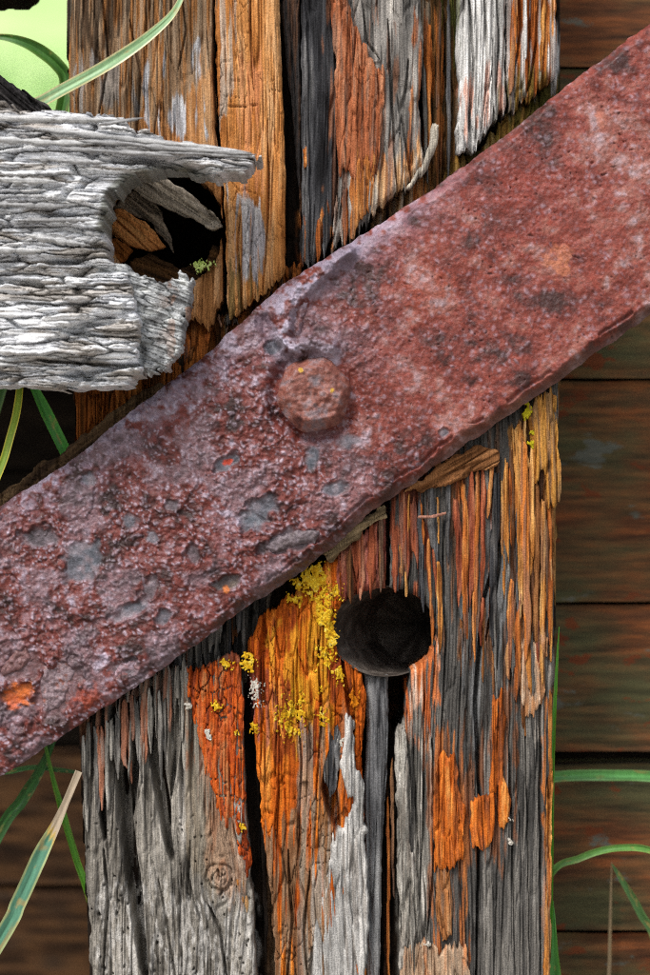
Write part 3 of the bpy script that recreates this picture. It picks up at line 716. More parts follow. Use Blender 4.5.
# the bores
def bore(e, h_in, tilt, dep, seed, pal):
    n, m = 56, 26
    a = np.linspace(0, 2 * np.pi, n, endpoint=False)
    V = []; C = []
    for k in range(m):
        t = k / (m - 1)
        r = (1.03 - 0.06 * t) * (1 + 0.03 * (fbm(np.cos(a) * 3 + 5, np.sin(a) * 3 + t * 6, seed, 3) - 0.5) + 0.012 * math.sin(k * 2.3))
        x = e[0] + tilt[0] * t + e[2] * r * np.cos(a); y = e[1] + tilt[1] * t + e[3] * r * np.sin(a)
        V.append(place(x, y, np.full(n, h_in - dep * t), 0))
        C.append(ramp(eq(fbm(a * 6, np.full(n, t * 14), seed + 3, 3)), pal))
    V.append(place(np.array([e[0] + tilt[0]]), np.array([e[1] + tilt[1]]), np.array([h_in - dep]), 0)); C.append(np.array([[0.01, 0.009, 0.008]]))
    V = np.concatenate(V); C = np.concatenate(C)
    k, j = np.meshgrid(np.arange(m - 1), np.arange(n), indexing='ij')
    F = np.stack([k * n + j, k * n + (j + 1) % n, (k + 1) * n + (j + 1) % n, (k + 1) * n + j], -1).reshape(-1, 4)
    b = (m - 1) * n; T = [(b + j, b + (j + 1) % n, m * n) for j in range(n)]
    link_mesh('bored_hole', V, F, C, M_WOOD, POST, True, T)
bore(HOLE, -5, (46, 4), 150, 501, [(56, 49, 44), (84, 76, 69), (116, 108, 100)])
bore(HOLE2, -12, (10, 4), 140, 502, [(20, 16, 13), (36, 28, 22), (56, 42, 30)])

# broken chips wedged in the upper hole
def chip(poly, h0, pal, ang, seed, depth=10, rag=(1.5, 1.5)):
    ca, sa = math.cos(ang), math.sin(ang)
    hfw = wood(1.2, (6, 60), 1.6, 2, 2, seed=seed)
    def rot(X, Y): return X * ca + Y * sa + 300, -X * sa + Y * ca
    def cf(X, Y):
        u, v = rot(X, Y)
        return ramp(eq(fbm(u / 4, v / 50, seed, 3)), pal)
    return piece('wood_chip', POST, poly, h0, lambda X, Y: hfw(*rot(X, Y)), cf, M_WOOD, depth=depth, rag=rag, drop=(3, 3), seed=seed, fib=(8, 8))
chip([(402, 494), (438, 466), (478, 444), (498, 452), (500, 460), (494, 468), (470, 474), (446, 486), (418, 492)], 9, [(96, 62, 36), (140, 94, 58), (168, 120, 78)], -2.07, 350, depth=16, rag=(3, 3))
chip([(318, 552), (345, 530), (384, 504), (386, 518), (360, 536), (330, 562)], 7, [(96, 80, 58), (140, 120, 90), (168, 146, 110)], -2.07, 352, depth=14, rag=(3, 3))
chip([(417, 516), (430, 515), (446, 512), (446, 515), (430, 518), (418, 519)], 10, [(150, 104, 88), (176, 130, 110)], -1.6, 353, depth=3, rag=(0.5, 0.5))
chip([(122, 182), (140, 172), (156, 172), (190, 192), (214, 213), (222, 226), (212, 228), (186, 216), (150, 200)], 2, [(96, 90, 80), (146, 136, 122), (170, 160, 144)], -1.0, 601)
chip([(112, 208), (130, 190), (152, 196), (160, 212), (168, 232), (172, 252), (160, 236), (150, 222)], -8, [(80, 72, 62), (120, 108, 94), (150, 136, 118)], -0.9, 602)
chip([(104, 214), (122, 208), (146, 222), (166, 246), (150, 250), (128, 246), (108, 232)], -3, [(136, 82, 42), (180, 118, 66), (200, 146, 90)], -0.9, 603)
chip([(100, 236), (116, 238), (132, 250), (120, 264), (104, 262)], -4, [(110, 62, 26), (150, 90, 42)], -0.8, 604)
chip([(130, 262), (150, 252), (180, 268), (205, 262), (212, 244), (220, 246), (216, 268), (196, 284), (160, 286), (132, 278)], -14, [(40, 28, 18), (70, 48, 28), (96, 66, 38)], -1.2, 605)

# lichen crusts
def lichen(cx, cy, rx, ry, h0, pal, seed, th=0.5):
    """a thin granular crust that follows the relief below it"""
    poly = [(cx - rx * 1.2, cy - ry * 1.2), (cx + rx * 1.2, cy - ry * 1.2), (cx + rx * 1.2, cy + ry * 1.2), (cx - rx * 1.2, cy + ry * 1.2)]
    def mk(X, Y):
        r = np.hypot((X - cx) / rx, (Y - cy) / ry)
        return (1.0 - r) * 0.55 + (fbm(X / 4, Y / 6, seed, 3) - 0.5) * 1.1 + (fbm(X / 1.6, Y / 2, seed + 1, 2) - 0.5) * 0.9 + 0.5 - th > 0.22
    def hf(X, Y):
        f1, f2, cid = worley(X / 1.9, Y / 1.9, seed + 2)
        under = L2H(X, Y) + 2 - h0 if 250 < cx < 366 else 0
        return np.maximum(under, -6) + 0.5 + 0.6 * (0.8 - f1) + 0.5 * cid + 0.9 * (fbm(X / 4, Y / 4, seed + 4, 2) - 0.5)
    def cf(X, Y):
        f1, f2, cid = worley(X / 1.9, Y / 1.9, seed + 2)
        return ramp(0.5 * cid + 0.5 * eq(fbm(X / 5, Y / 5, seed + 5, 3)), pal)
    return piece('lichen_patch', POST, poly, h0, hf, cf, M_LICH, depth=8, step=0.6, rag=(0.6, 0.6), maskf=mk, drop=(1.0, 2), seed=seed)
YEL = [(120, 80, 16), (168, 122, 20), (196, 154, 28), (210, 176, 48), (190, 172, 96)]
WHL = [(140, 132, 118), (176, 170, 158), (200, 196, 188)]
for i, (cx, cy, rx, ry, pal, th) in enumerate([
    (312, 580, 22, 18, YEL, 0.45), (334, 592, 9, 10, YEL, 0.45), (324, 612, 10, 20, YEL, 0.45), (331, 636, 8, 22, YEL, 0.42), (325, 656, 11, 14, YEL, 0.5), (338, 678, 6, 12, YEL, 0.48),
    (290, 716, 14, 24, YEL, 0.45), (323, 717, 8, 9, YEL, 0.42), (248, 662, 9, 9, YEL, 0.4), (256, 728, 6, 6, YEL, 0.45), (300, 700, 5, 10, YEL, 0.55), (295, 600, 8, 8, YEL, 0.55), (320, 690, 4, 6, YEL, 0.5),
    (217, 706, 7, 6, YEL, 0.48), (236, 733, 5, 4, YEL, 0.45), (226, 664, 9, 6, YEL, 0.55), (243, 828, 3, 4, YEL, 0.4), (355, 700, 5, 12, [(150, 84, 12), (200, 120, 20)], 0.5),
    (256, 692, 8, 14, WHL, 0.5), (188, 705, 5, 4, WHL, 0.45), (208, 735, 3, 6, WHL, 0.5),
    (527, 412, 6, 9, [(150, 140, 20), (196, 184, 40)], 0.48), (533, 440, 5, 8, [(150, 140, 20), (190, 176, 40)], 0.5), (511, 820, 3, 8, WHL, 0.5), (511, 842, 2.5, 5, WHL, 0.5), (426, 945, 5, 3, WHL, 0.5),
    (203, 266, 11, 7, [(120, 140, 60), (170, 190, 100), (200, 210, 140)], 0.45), (340, 742, 4, 6, WHL, 0.5)]):
    lichen(cx, cy, rx, ry, 6, pal, 700 + i * 13, th)

# ------------------------------------------------------------------ the iron strap
STRAP = root('iron_strap', 'wide rusty iron strap running diagonally across the post with one bolt', 'iron strap', (0, -0.014, 0.7))
TOP = [(-80, 560), (-60, 546), (0, 505), (40, 480), (75, 456), (112, 424), (150, 396), (215, 346), (250, 312), (282, 284), (340, 248), (430, 190), (500, 138), (556, 94), (600, 60), (650, 22), (710, -22), (730, -37)]
BOT = [(-80, 825), (-60, 812), (0, 778), (40, 752), (86, 720), (140, 684), (200, 642), (240, 612), (290, 580), (330, 550), (372, 512), (410, 486), (470, 442), (520, 408), (560, 381), (600, 350), (650, 316), (710, 274), (730, 260)]
SPOLY = TOP + BOT[::-1]
BX, BY = 314, 394
PITS = [  # hollows where scale has come off: x, y, rx, ry, angle, depth, pigment
    (38, 537, 22, 12, -0.15, 7, 'g'), (80, 562, 19, 28, 0.35, 3.5, 'b'), (262, 508, 20, 13, -0.6, 4, 'b'), (250, 522, 12, 12, 0.2, 4, 'b'), (131, 521, 8, 10, 0.2, 3, 'b'), (152, 536, 7, 7, 0, 2, 'b'),
    (192, 552, 9, 14, 0.1, 3, 'g'), (132, 610, 22, 9, -0.35, 3.5, 'b'), (148, 588, 9, 14, 0.5, 3, 'g'), (228, 583, 16, 8, -0.2, 7, 'd'), (290, 541, 34, 13, -0.25, 4, 'g'), (335, 489, 14, 7, -0.3, 4, 'b'),
    (311, 459, 9, 13, 0.1, 3, 'b'), (347, 443, 12, 10, -0.5, 3.5, 'b'), (226, 463, 14, 9, -0.4, 4, 'b'), (90, 480, 9, 8, 0, 3, 'b'), (170, 505, 8, 6, 0, 3, 'g'), (274, 348, 12, 8, -0.2, 4, 'b'), (444, 433, 6, 5, -0.3, 3, 'b'),
    (60, 690, 22, 34, 0.35, 5, 'r'), (20, 664, 24, 18, -0.5, 5, 'r'), (20, 694, 20, 8, -0.3, 6, 'o'), (125, 668, 16, 9, -0.3, 4, 'g'), (164, 618, 8, 10, 0.3, 3, 'b')]
RP = {'b': [(62, 68, 76), (88, 95, 104), (118, 112, 118)], 'g': [(74, 66, 70), (98, 90, 96), (124, 112, 116)], 'd': [(40, 40, 42), (66, 68, 66), (90, 84, 70)],
      'r': [(84, 58, 58), (108, 82, 84), (126, 104, 108)], 'o': [(120, 62, 30), (178, 92, 34), (96, 44, 34)]}
def pit_box(X, Y, p):
    r = max(p[2], p[3]) * 1.9 + 4
    j0, j1 = np.searchsorted(X[0], (p[0] - r, p[0] + r)); i0, i1 = np.searchsorted(Y[:, 0], (p[1] - r, p[1] + r))
    return (slice(i0, i1), slice(j0, j1)) if i1 > i0 and j1 > j0 else None
def pit_mask(X, Y, p, seed):
    x, y, rx, ry, an, dep, pg = p
    ca, sa = math.cos(an), math.sin(an)
    u = ((X - x) * ca + (Y - y) * sa) / rx; v = (-(X - x) * sa + (Y - y) * ca) / ry
    return np.hypot(u, v) + 1.1 * (fbm(X / 9, Y / 9, seed, 3) - 0.5)

def rust_h(X, Y):
    L = sst(470, 230, X + 0.25 * (Y - 400) * -1)
    h = 7 * (fbm(X / 110, Y / 110, 801, 3) - 0.5) + 4.5 * (fbm(X / 34, Y / 34, 802, 3) - 0.5)
    cl = sst(0.35, 0.65, fbm(X / 45, Y / 45, 818, 3))
    h += (0.8 + 1.1 * L * (0.3 + 0.9 * cl)) * (fbm(X / 8, Y / 8, 803, 3) - 0.5) * 2
    h += (0.6 + 0.5 * L) * (fbm(X / 2.6, Y / 2.6, 804, 2) - 0.5) * 2
    wx = X + 7 * (fbm(X / 9, Y / 9, 807, 3) - 0.5) + 14 * (fbm(X / 40, Y / 40, 827, 2) - 0.5); wy = Y + 7 * (fbm(X / 9, Y / 9, 808, 3) - 0.5)
    f1, f2, cid = worley(wx / 7.5, wy / 7.5, 805)
    h += (0.2 + 1.1 * L * (0.2 + cl)) * (cid > 0.5) * (0.5 + cid) * np.clip(0.55 - f1, 0, 1) * 2.0       # blisters
    g1, g2, gid = worley(wx / 4.2, wy / 4.2, 806)
    h += (0.3 + 0.9 * L * (0.3 + cl)) * np.clip(0.5 - g1, 0, 1) * 2 * (gid > 0.5)
    k1, k2, kid = worley(wx / 8.5 + 2 * vn(X / 20, Y / 20, 817), wy / 8.5, 809)
    h -= 2.6 * (kid > 0.72) * (1 - sst(0.0, 0.12 + 0.3 * (kid - 0.72), k1)) * (1 - 0.4 * L) * sst(0.3, 0.6, fbm(X / 30, Y / 30, 819, 2))           # pocks
    # plates of scale, left half
    s1, s2, sid_ = worley((wx + 9 * (fbm(X / 25, Y / 25, 811, 2) - 0.5)) / 46, (wy + 9 * (fbm(X / 25, Y / 25, 812, 2) - 0.5)) / 34, 810)
    h += 2.6 * L * (sid_ - 0.5)
    for i, p in enumerate(PITS):
        b = pit_box(X, Y, p)
        if b is None: continue
        q = pit_mask(X[b], Y[b], p, 830 + i)
        m = 1 - sst(0.7, 1.1, q)
        h[b] = h[b] * (1 - 0.7 * m) - m * p[5] * 0.6 + 0.8 * np.exp(-((q - 1.1) / 0.1) ** 2)
    # swollen iron round the bolt with a groove beside the head
    r = np.hypot(X - BX, Y - BY)
    h += 7 * np.exp(-(r / 75) ** 2) - 11 * np.exp(-((r - 42) / 6) ** 2) * (0.35 + 0.65 * sst(-30, 30, (Y - BY) - 0.5 * (X - BX)))
    # curled crust above left of the bolt
    d, t = seg_dist([(345, 252), (304, 288), (284, 316), (283, 338), (294, 350), (312, 345), (330, 350)], X + 5 * (fbm(X / 12, Y / 12, 815, 2) - 0.5), Y)
    h += 14 * np.exp(-(np.maximum(d - 3, 0) / 6) ** 2)
    h += np.exp(-(d / 15) ** 2) * (5 * (fbm(X / 5, Y / 5, 841, 3) - 0.5) + 2.5 * (fbm(X / 2.2, Y / 2.2, 842, 2) - 0.5))
    d2, t2 = seg_dist([(262, 318), (272, 345), (288, 360), (280, 376)], X + 5 * (fbm(X / 12, Y / 12, 816, 2) - 0.5), Y)
    h -= 9 * np.exp(-(d2 / 6) ** 2)
    # coil of scale at the lower left
    rc = np.hypot(X - 18, Y - 722)
    rc = rc + 6 * (fbm(X / 12, Y / 12, 824, 3) - 0.5)
    h += (1.2 * np.cos(rc * 0.6) - 1) * (1 - sst(15, 22, rc)) - 3 * np.exp(-((rc - 22) / 2.2) ** 2) * vn(X / 14, Y / 14, 825)
    d3, _ = seg_dist([(345, 330), (400, 292), (470, 262)], X, Y)
    h += 2.0 * np.exp(-(d3 / 22) ** 2)
    # worn, delaminated lower edge and rounded upper edge
    wob = 5 * (fbm(X / 16, Y / 16, 820, 3) - 0.5)
    db, _ = seg_dist(BOT, X + wob, Y + wob)
    k = 0.35 + 0.65 * sst(180, 330, X)
    h -= 16 * k * (1 - sst(1, 13, db)) + 4 * np.exp(-((db - 13) / 2.0) ** 2) * k * (fbm(X / 18, Y / 18, 822, 2) > 0.45)
    dt, _ = seg_dist(TOP, X + wob, Y + wob)
    h -= 9 * (1 - sst(0, 9, dt))
    return h

def rust_c(X, Y):
    L = sst(480, 220, X - 0.25 * (Y - 400))
    n = eq(fbm(X / 26, Y / 20, 901, 4)); n2 = eq(fbm(X / 8, Y / 8, 902, 3)); n3 = eq(fbm(X / 60, Y / 60, 903, 3))
    right = ramp(np.clip((0.5 * n + 0.3 * n2 + 0.3 * n3 - 0.55) * 1.25 + 0.46, 0, 1), [(58, 24, 18), (98, 36, 25), (122, 52, 39), (134, 80, 68), (154, 124, 124)])
    left = ramp(np.clip((0.4 * n + 0.45 * n2 + 0.25 * n3 - 0.55) * 1.35 + 0.42, 0, 1), [(42, 16, 13), (76, 26, 19), (102, 42, 34), (116, 78, 80), (146, 132, 146)])
    C = right * (1 - L)[..., None] + left * L[..., None]
    wx = X + 7 * (fbm(X / 9, Y / 9, 807, 3) - 0.5) + 14 * (fbm(X / 40, Y / 40, 827, 2) - 0.5); wy = Y + 7 * (fbm(X / 9, Y / 9, 808, 3) - 0.5)
    def mix(m, pal, nn):
        nonlocal C
        C = C * (1 - m[..., None]) + ramp(nn, pal) * m[..., None]
    f1, f2, cid = worley(wx / 7.5, wy / 7.5, 805)
    mix((cid > 0.6) * (1 - sst(0.1, 0.4, f1)) * (0.3 + 0.2 * L), [(136, 116, 126), (180, 166, 180)], n2)  # pale lilac highlights painted on the blister tops
    g1, g2, gid = worley(wx / 4.2, wy / 4.2, 806)
    mix((gid > 0.62) * (1 - sst(0.1, 0.42, g1)) * (0.1 + 0.42 * L), [(136, 120, 130), (196, 186, 202)], n2)  # lilac dots painted as glints on the small bumps
    k1, k2, kid = worley(wx / 8.5 + 2 * vn(X / 20, Y / 20, 817), wy / 8.5, 809)
    mix((kid > 0.6) * (1 - sst(0.05, 0.3, k1)) * 0.55 * n2, [(56, 34, 34), (90, 62, 62)], n)
    # lavender bloom on the crust by the bolt; painted sheen along the upper left edge
    d, t = seg_dist([(350, 250), (300, 290), (280, 320), (285, 350), (330, 350)], X, Y)
    mix(0.85 * np.exp(-(d / 15) ** 2) * sst(0.15, 0.5, n2), [(126, 112, 124), (176, 170, 188)], n)
    dt, _ = seg_dist(TOP, X, Y)
    mix(0.75 * np.exp(-(dt / 26) ** 2) * sst(0.2, 0.65, n2) * sst(520, 330, X) * sst(-20, 60, X), [(104, 92, 106), (156, 150, 170)], n)
    mix(0.45 * sst(0.5, 0.75, eq(fbm(X / 40, Y / 34, 905, 4))) * L, [(110, 92, 98), (138, 124, 134)], n2)
    for i, p in enumerate(PITS):
        b = pit_box(X, Y, p)
        if b is None: continue
        q = pit_mask(X[b], Y[b], p, 830 + i)
        mm = np.zeros(X.shape); mm[b] = (1 - sst(0.5, 1.15, q)) * 0.8
        mix(mm, RP[p[6]], n2)
    # fresh orange rust
    for (x, y, r, c, a) in [(22, 692, 12, (190, 96, 30), 0.8), (14, 700, 8, (180, 80, 30), 0.7), (226, 462, 5, (196, 60, 20), 0.9), (228, 590, 5, (196, 110, 40), 0.7), (562, 262, 14, (190, 120, 84), 0.55), (600, 120, 8, (190, 120, 96), 0.4),
                         (430, 280, 30, (136, 56, 30), 0.4), (520, 190, 46, (134, 50, 34), 0.4), (390, 380, 40, (130, 56, 40), 0.3), (600, 240, 40, (130, 54, 38), 0.3), (84, 700, 14, (170, 70, 40), 0.4)]:
        rr_ = np.hypot(X - x, Y - y) / r + 1.4 * (n2 - 0.5)
        mix(a * (1 - sst(0.5, 1.1, rr_)), [c, c], n)
    db, _ = seg_dist(BOT, X, Y)
    mix(0.75 * (1 - sst(4, 13, db + 8 * (n2 - 0.5))) * sst(150, 300, X), [(64, 44, 40), (92, 66, 58)], n)
    return C

piece('plate', STRAP, SPOLY, 30, rust_h, rust_c, M_RUST, depth=22, step=0.95, rag=(1.2, 1.2), fib=(9, 9), drop=(2, 3), seed=41)

# bolt head
def bolt_h(X, Y):
    dx, dy = X - BX + 3 * (fbm(X / 14, Y / 14, 930, 2) - 0.5), Y - BY + 3 * (fbm(X / 14, Y / 14, 929, 2) - 0.5)
    dmin = np.full(X.shape, 1e9)
    for k in range(6):           # worn hexagon: distance inside each flat
        a = 0.32 + k * math.pi / 3
        dmin = np.minimum(dmin, 35.5 - (dx * math.cos(a) + dy * math.sin(a)))
    r = np.hypot(dx, dy)
    dmin = 0.45 * dmin + 0.55 * (36.5 - r)
    h = 11 * sst(-2, 11, dmin) + 2.0 * (1 - (r / 36) ** 2) + 2.6 * (fbm(X / 12, Y / 12, 931, 3) - 0.5) * 2 + 1.2 * (fbm(X / 4, Y / 4, 932, 2) - 0.5) * 2
    return h - 3.0 * (1 - sst(0.6, 1.2, np.hypot((X - 326) / 11, (Y - 408) / 9)))
def bolt_c(X, Y):
    n = eq(fbm(X / 12, Y / 12, 933, 4)); n2 = eq(fbm(X / 5, Y / 5, 934, 3))
    C = ramp(0.6 * n + 0.4 * n2, [(64, 32, 26), (102, 54, 44), (126, 76, 64), (124, 98, 98), (88, 82, 88)])
    for (x, y, r) in [(301, 371, 3), (332, 391, 2.6)]:
        m = (1 - sst(0.6, 1.1, np.hypot(X - x, Y - y) / r + 0.8 * (n2 - 0.5)))[..., None] * 0.85
        C = C * (1 - m) + lin((190, 150, 30)) * m
    return C
ang = [0.2 + math.pi / 3 * k + math.pi / 6 for k in range(6)]
bp_ = []
for k in range(48):
    a = 2 * math.pi * k / 48
    kk = math.cos(((a - 0.32 + math.pi / 6) % (math.pi / 3)) - math.pi / 6)
    r = 35.5 / (0.55 + 0.45 * kk)
    bp_.append((BX + r * math.cos(a), BY + r * 1.03 * math.sin(a)))
piece('bolt_head', STRAP, bp_, 38, bolt_h, bolt_c, M_RUST, depth=16, step=0.8, rag=(1.0, 1.0), fib=(9, 9), drop=(3, 4), seed=43)

# loose scales of rust standing off the plate
def scale(poly, h0, seed, pal):
    def hf(X, Y): return 2.5 * (fbm(X / 12, Y / 12, seed, 3) - 0.5) * 2 + 1.9 * (fbm(X / 3.5, Y / 3.5, seed + 1, 3) - 0.5) * 2
    def cf(X, Y): return ramp(0.5 * eq(fbm(X / 9, Y / 9, seed + 2, 3)) + 0.5 * eq(fbm(X / 3, Y / 3, seed + 3, 2)), pal)
    piece('rust_scale', STRAP, poly, h0, hf, cf, M_RUST, depth=8, step=0.9, rag=(2.2, 2.2), fib=(7, 7), drop=(3, 4), seed=seed)
MAUVE = [(84, 40, 36), (112, 74, 74), (140, 116, 124), (156, 140, 152)]
scale([(262, 548), (275, 536), (300, 529), (322, 531), (316, 541), (296, 545), (280, 553)], 32, 951, [(70, 58, 58), (100, 88, 92), (124, 112, 118)])
scale([(44, 655), (60, 648), (74, 652), (77, 668), (70, 690), (60, 706), (46, 712), (40, 690)], 29, 952, [(80, 60, 60), (110, 90, 94), (128, 110, 114), (120, 66, 50)])
scale([(0, 668), (14, 652), (26, 646), (34, 660), (22, 668), (4, 678)], 31, 953, [(70, 40, 36), (104, 70, 68), (120, 92, 94)])
scale([(118, 662), (140, 664), (138, 680), (122, 686), (112, 676)], 30, 954, MAUVE)
scale([(288, 292), (300, 286), (310, 300), (304, 320), (296, 346), (284, 342), (280, 318)], 37, 955, MAUVE)
scale([(24, 530), (40, 526), (56, 528), (50, 536), (32, 540)], 26, 956, [(60, 50, 50), (90, 80, 84), (112, 100, 106)])

# thin timber packing strip that peeps out above the strap
piece('packing_strip', STRAP, [(-60, 536), (0, 494), (30, 472), (36, 462), (60, 456), (72, 444), (100, 422), (130, 396), (160, 384), (190, 400), (60, 500), (-60, 580)], 10, wood(1.2, (30, 8), 2, 2, 2, seed=960),
      lambda X, Y: ramp(eq(fbm(X / 12 + Y / 14, Y / 5 + X / 7, 961, 3)), [(46, 34, 24), (76, 58, 40), (104, 84, 60)]), M_WOOD, depth=10, rag=(2.5, 2.5), fib=(8, 8), drop=(4, 4), seed=44)

# ------------------------------------------------------------------ the grey rail at the left
RAIL = root('broken_rail', 'bleached silver grey rail with a splintered end in front of the post at left', 'rail', (-0.15, -0.05, 0.8))
RP_ = [(-230, 100), (-120, 96), (-40, 100), (0, 100), (22, 106), (45, 106), (75, 108), (100, 110), (122, 116), (128, 124), (150, 134), (190, 142), (235, 148), (257, 150), (258, 156), (250, 166), (228, 172), (200, 172), (178, 166), (156, 168), (136, 172), (122, 180), (110, 194), (102, 210), (100, 232), (104, 250), (106, 262), (116, 266), (128, 286), (136, 310), (138, 340), (142, 358), (140, 374), (124, 384), (80, 388), (30, 386), (0, 385), (-120, 384), (-230, 382)]
def rail_uv(X, Y):
    bend = 7 * (fbm(X / 160, Y / 90, 1001, 2) - 0.5) * 2 - 0.00035 * np.clip(X - 20, 0, 300) ** 2 * sst(220, 130, Y)
    return X, Y + bend + 2.4 * (fbm(X / 30, Y / 12, 1002, 3) - 0.5) * 2 + 1.7 * (fbm(X / 7, Y / 5, 1040, 2) - 0.5)
def rail_h(X, Y):
    u, v = rail_uv(X, Y)
    h = 10 * (fbm(X / 90, Y / 50, 1003, 3) - 0.5)
    cy_ = np.where(Y < 265, (Y - 185) / 85.0, (Y - 325) / 62.0)
    h = h - 14 * np.clip(np.abs(cy_), 0, 1.1) ** 3
    h -= 14 * np.exp(-((Y - 268 - 6 * (fbm(X / 30, Y / 30, 1004, 2) - 0.5)) / 7) ** 2) * sst(20, 90, X)     # split between the two halves
    h += 7 * sst(262, 285, Y)
    a1, a2, ai = worley(u / 85, v / 11, 1005); b1, b2, bi = worley(u / 44, v / 6, 1006); c1, c2, ci = worley(u / 22, v / 3.2, 1007)
    h += 15 * (ai - 0.5) + 6 * (bi - 0.5) + 2.5 * (ci - 0.5)
    h -= 11 * (1 - sst(0.02, 0.12, a2 - a1)) + 6 * (1 - sst(0.02, 0.14, b2 - b1)) * sst(0.3, 0.5, vn(u / 40, v / 9, 1016)) + 2.5 * (1 - sst(0.02, 0.16, c2 - c1)) * sst(0.4, 0.6, vn(u / 30, v / 7, 1019))
    h += 1.5 * (vn(u / 60, v / 1.5, 1008) - 0.5) * 2 - 3.5 * (1 - sst(0, 0.5, np.abs(vn(u / 110, v / 5, 1017) - 0.5) * 5)) * sst(0.4, 0.6, vn(u / 50, v / 14, 1018))
    nn = np.abs(vn(u / 140, v / 11, 1031) - 0.5) * 11
    h -= 24 * (1 - sst(0.2, 1.3, nn)) * sst(0.45, 0.6, vn(u / 70, v / 18, 1032))
    # the end splinters thin out to the right
    h -= 10 * sst(150, 258, X)
    return h
def rail_c(X, Y):
    u, v = rail_uv(X, Y)
    b1, b2, bi = worley(u / 44, v / 6, 1006); c1, c2, ci = worley(u / 22, v / 3.2, 1007)
    t = 0.4 * eq(fbm(u / 40, v / 5, 1011, 3)) + 0.3 * bi + 0.3 * ci
    C = ramp(np.clip((t - 0.5) * 1.3 + 0.55, 0, 1), [(170, 170, 170), (214, 215, 218), (238, 240, 243), (250, 251, 253)])
    m = (sst(0.5, 0.8, eq(fbm(u / 40, v / 6, 1012, 4))) * 0.6)[..., None]
    C = C * (1 - m) + lin((150, 136, 116)) * m
    d, _ = seg_dist([(100, 230), (108, 196), (124, 178), (150, 170), (180, 166), (205, 172)], X, Y)
    m = (0.7 * (1 - sst(2, 8, d + 4 * (t - 0.5))))[..., None]
    return C * (1 - m) + lin((74, 76, 50)) * m
piece('rail_end', RAIL, RP_, 100, rail_h, rail_c, M_RAIL, depth=70, step=(1.3, 0.6), rag=(8, 2.6), fib=(12, 2.0), drop=(4, 3), seed=51)
# tattered flap behind the lower half
def flap_c(X, Y):
    n = eq(fbm(X / 8, Y / 10, 1022, 4))
    C = ramp(n, [(110, 110, 110), (156, 158, 158), (190, 192, 192), (214, 216, 212)])
    m = (sst(150, 185, X) * sst(0.5, 0.7, eq(fbm(X / 9, Y / 12, 1023, 3))) * 0.55)[..., None]
    return C * (1 - m) + lin((150, 96, 52)) * m
def flap_h(X, Y):
    v = Y - 0.35 * X + 4 * (fbm(X / 18, Y / 12, 1025, 2) - 0.5)
    f1, f2, c = worley(X / 24, v / 4.5, 1021)
    return 6 * (c - 0.5) + 9 * (fbm(X / 16, Y / 20, 1024, 4) - 0.5) - 3 * (1 - sst(0, 0.10, f2 - f1)) + 1.5 * (vn(X / 20, v / 1.6, 1026) - 0.5)
piece('torn_flap', RAIL, [(90, 258), (130, 268), (160, 282), (176, 278), (188, 272), (193, 286), (186, 306), (182, 330), (176, 352), (172, 368), (150, 374), (120, 370), (96, 320)], 78, flap_h, flap_c, M_RAIL, depth=30, rag=(6, 6), fib=(4, 5), drop=(5, 4), seed=52, step=(0.9, 0.6))
# loose slivers lying along the rail
rr = random.Random(9)
def sliver(x0, x1, y, w, h, dy=0, seed=0):
    n = 4
    r_ = random.Random(seed)
    pts = [(x0 + (x1 - x0) * k / n, y + dy * k / n + r_.uniform(-0.8, 0.8), h + r_.uniform(-1, 1)) for k in range(n + 1)]
    tone = r_.random()
    pl = [lin((124, 122, 120)), lin((176, 176, 176)), lin((210, 210, 208))]
    def cf(s, a, r):
        q = min(1.99, max(0, tone * 1.2 + 0.4 + 0.6 * (r.random() - 0.5))); i = int(q)
        return pl[i] * (1 - q + i) + pl[i + 1] * (q - i)
    strip_mesh('sliver', RAIL, pts, w * 0.7, w * 0.3, cf, M_RAIL, 100, nseg=25, seed=seed, rough=0.45, tip=(0.3, 0.1))
for k, (x0, x1, y, w, h, dy) in enumerate([(40, 252, 130, 8, 6, 24), (80, 257, 142, 7, 8, 14), (-20, 120, 118, 8, 8, 4), (100, 146, 128, 4, 14, -8), (-30, 96, 140, 9, 8, 6), (150, 254, 154, 6, 8, 4), (28, 92, 236, 10, 12, 12), (-10, 60, 180, 8, 10, 3),
                                           (30, 110, 160, 7, 9, 4), (60, 180, 150, 6, 9, 8), (-20, 70, 205, 8, 9, 4), (20, 96, 222, 7, 9, 0), (-20, 50, 250, 9, 9, 2)]):
    sliver(x0, x1, y, w, h, dy, 2000 + k)
for k in range(8):
    top = rr.random() < 0.5
    y = rr.uniform(122, 258) if top else rr.uniform(276, 378)
    xm = (96 if y > 180 else 150) if top else 128
    x0 = rr.uniform(-30, xm - 30); x1 = min(xm, x0 + rr.uniform(25, 80))
    edge = 14 * abs((y - 185) / 85 if top else (y - 325) / 62) ** 3
    sliver(x0, x1, y, rr.uniform(3, 6.5), rr.uniform(3, 8) - edge + (0 if top else 6), rr.uniform(-2, 5), 2100 + k)

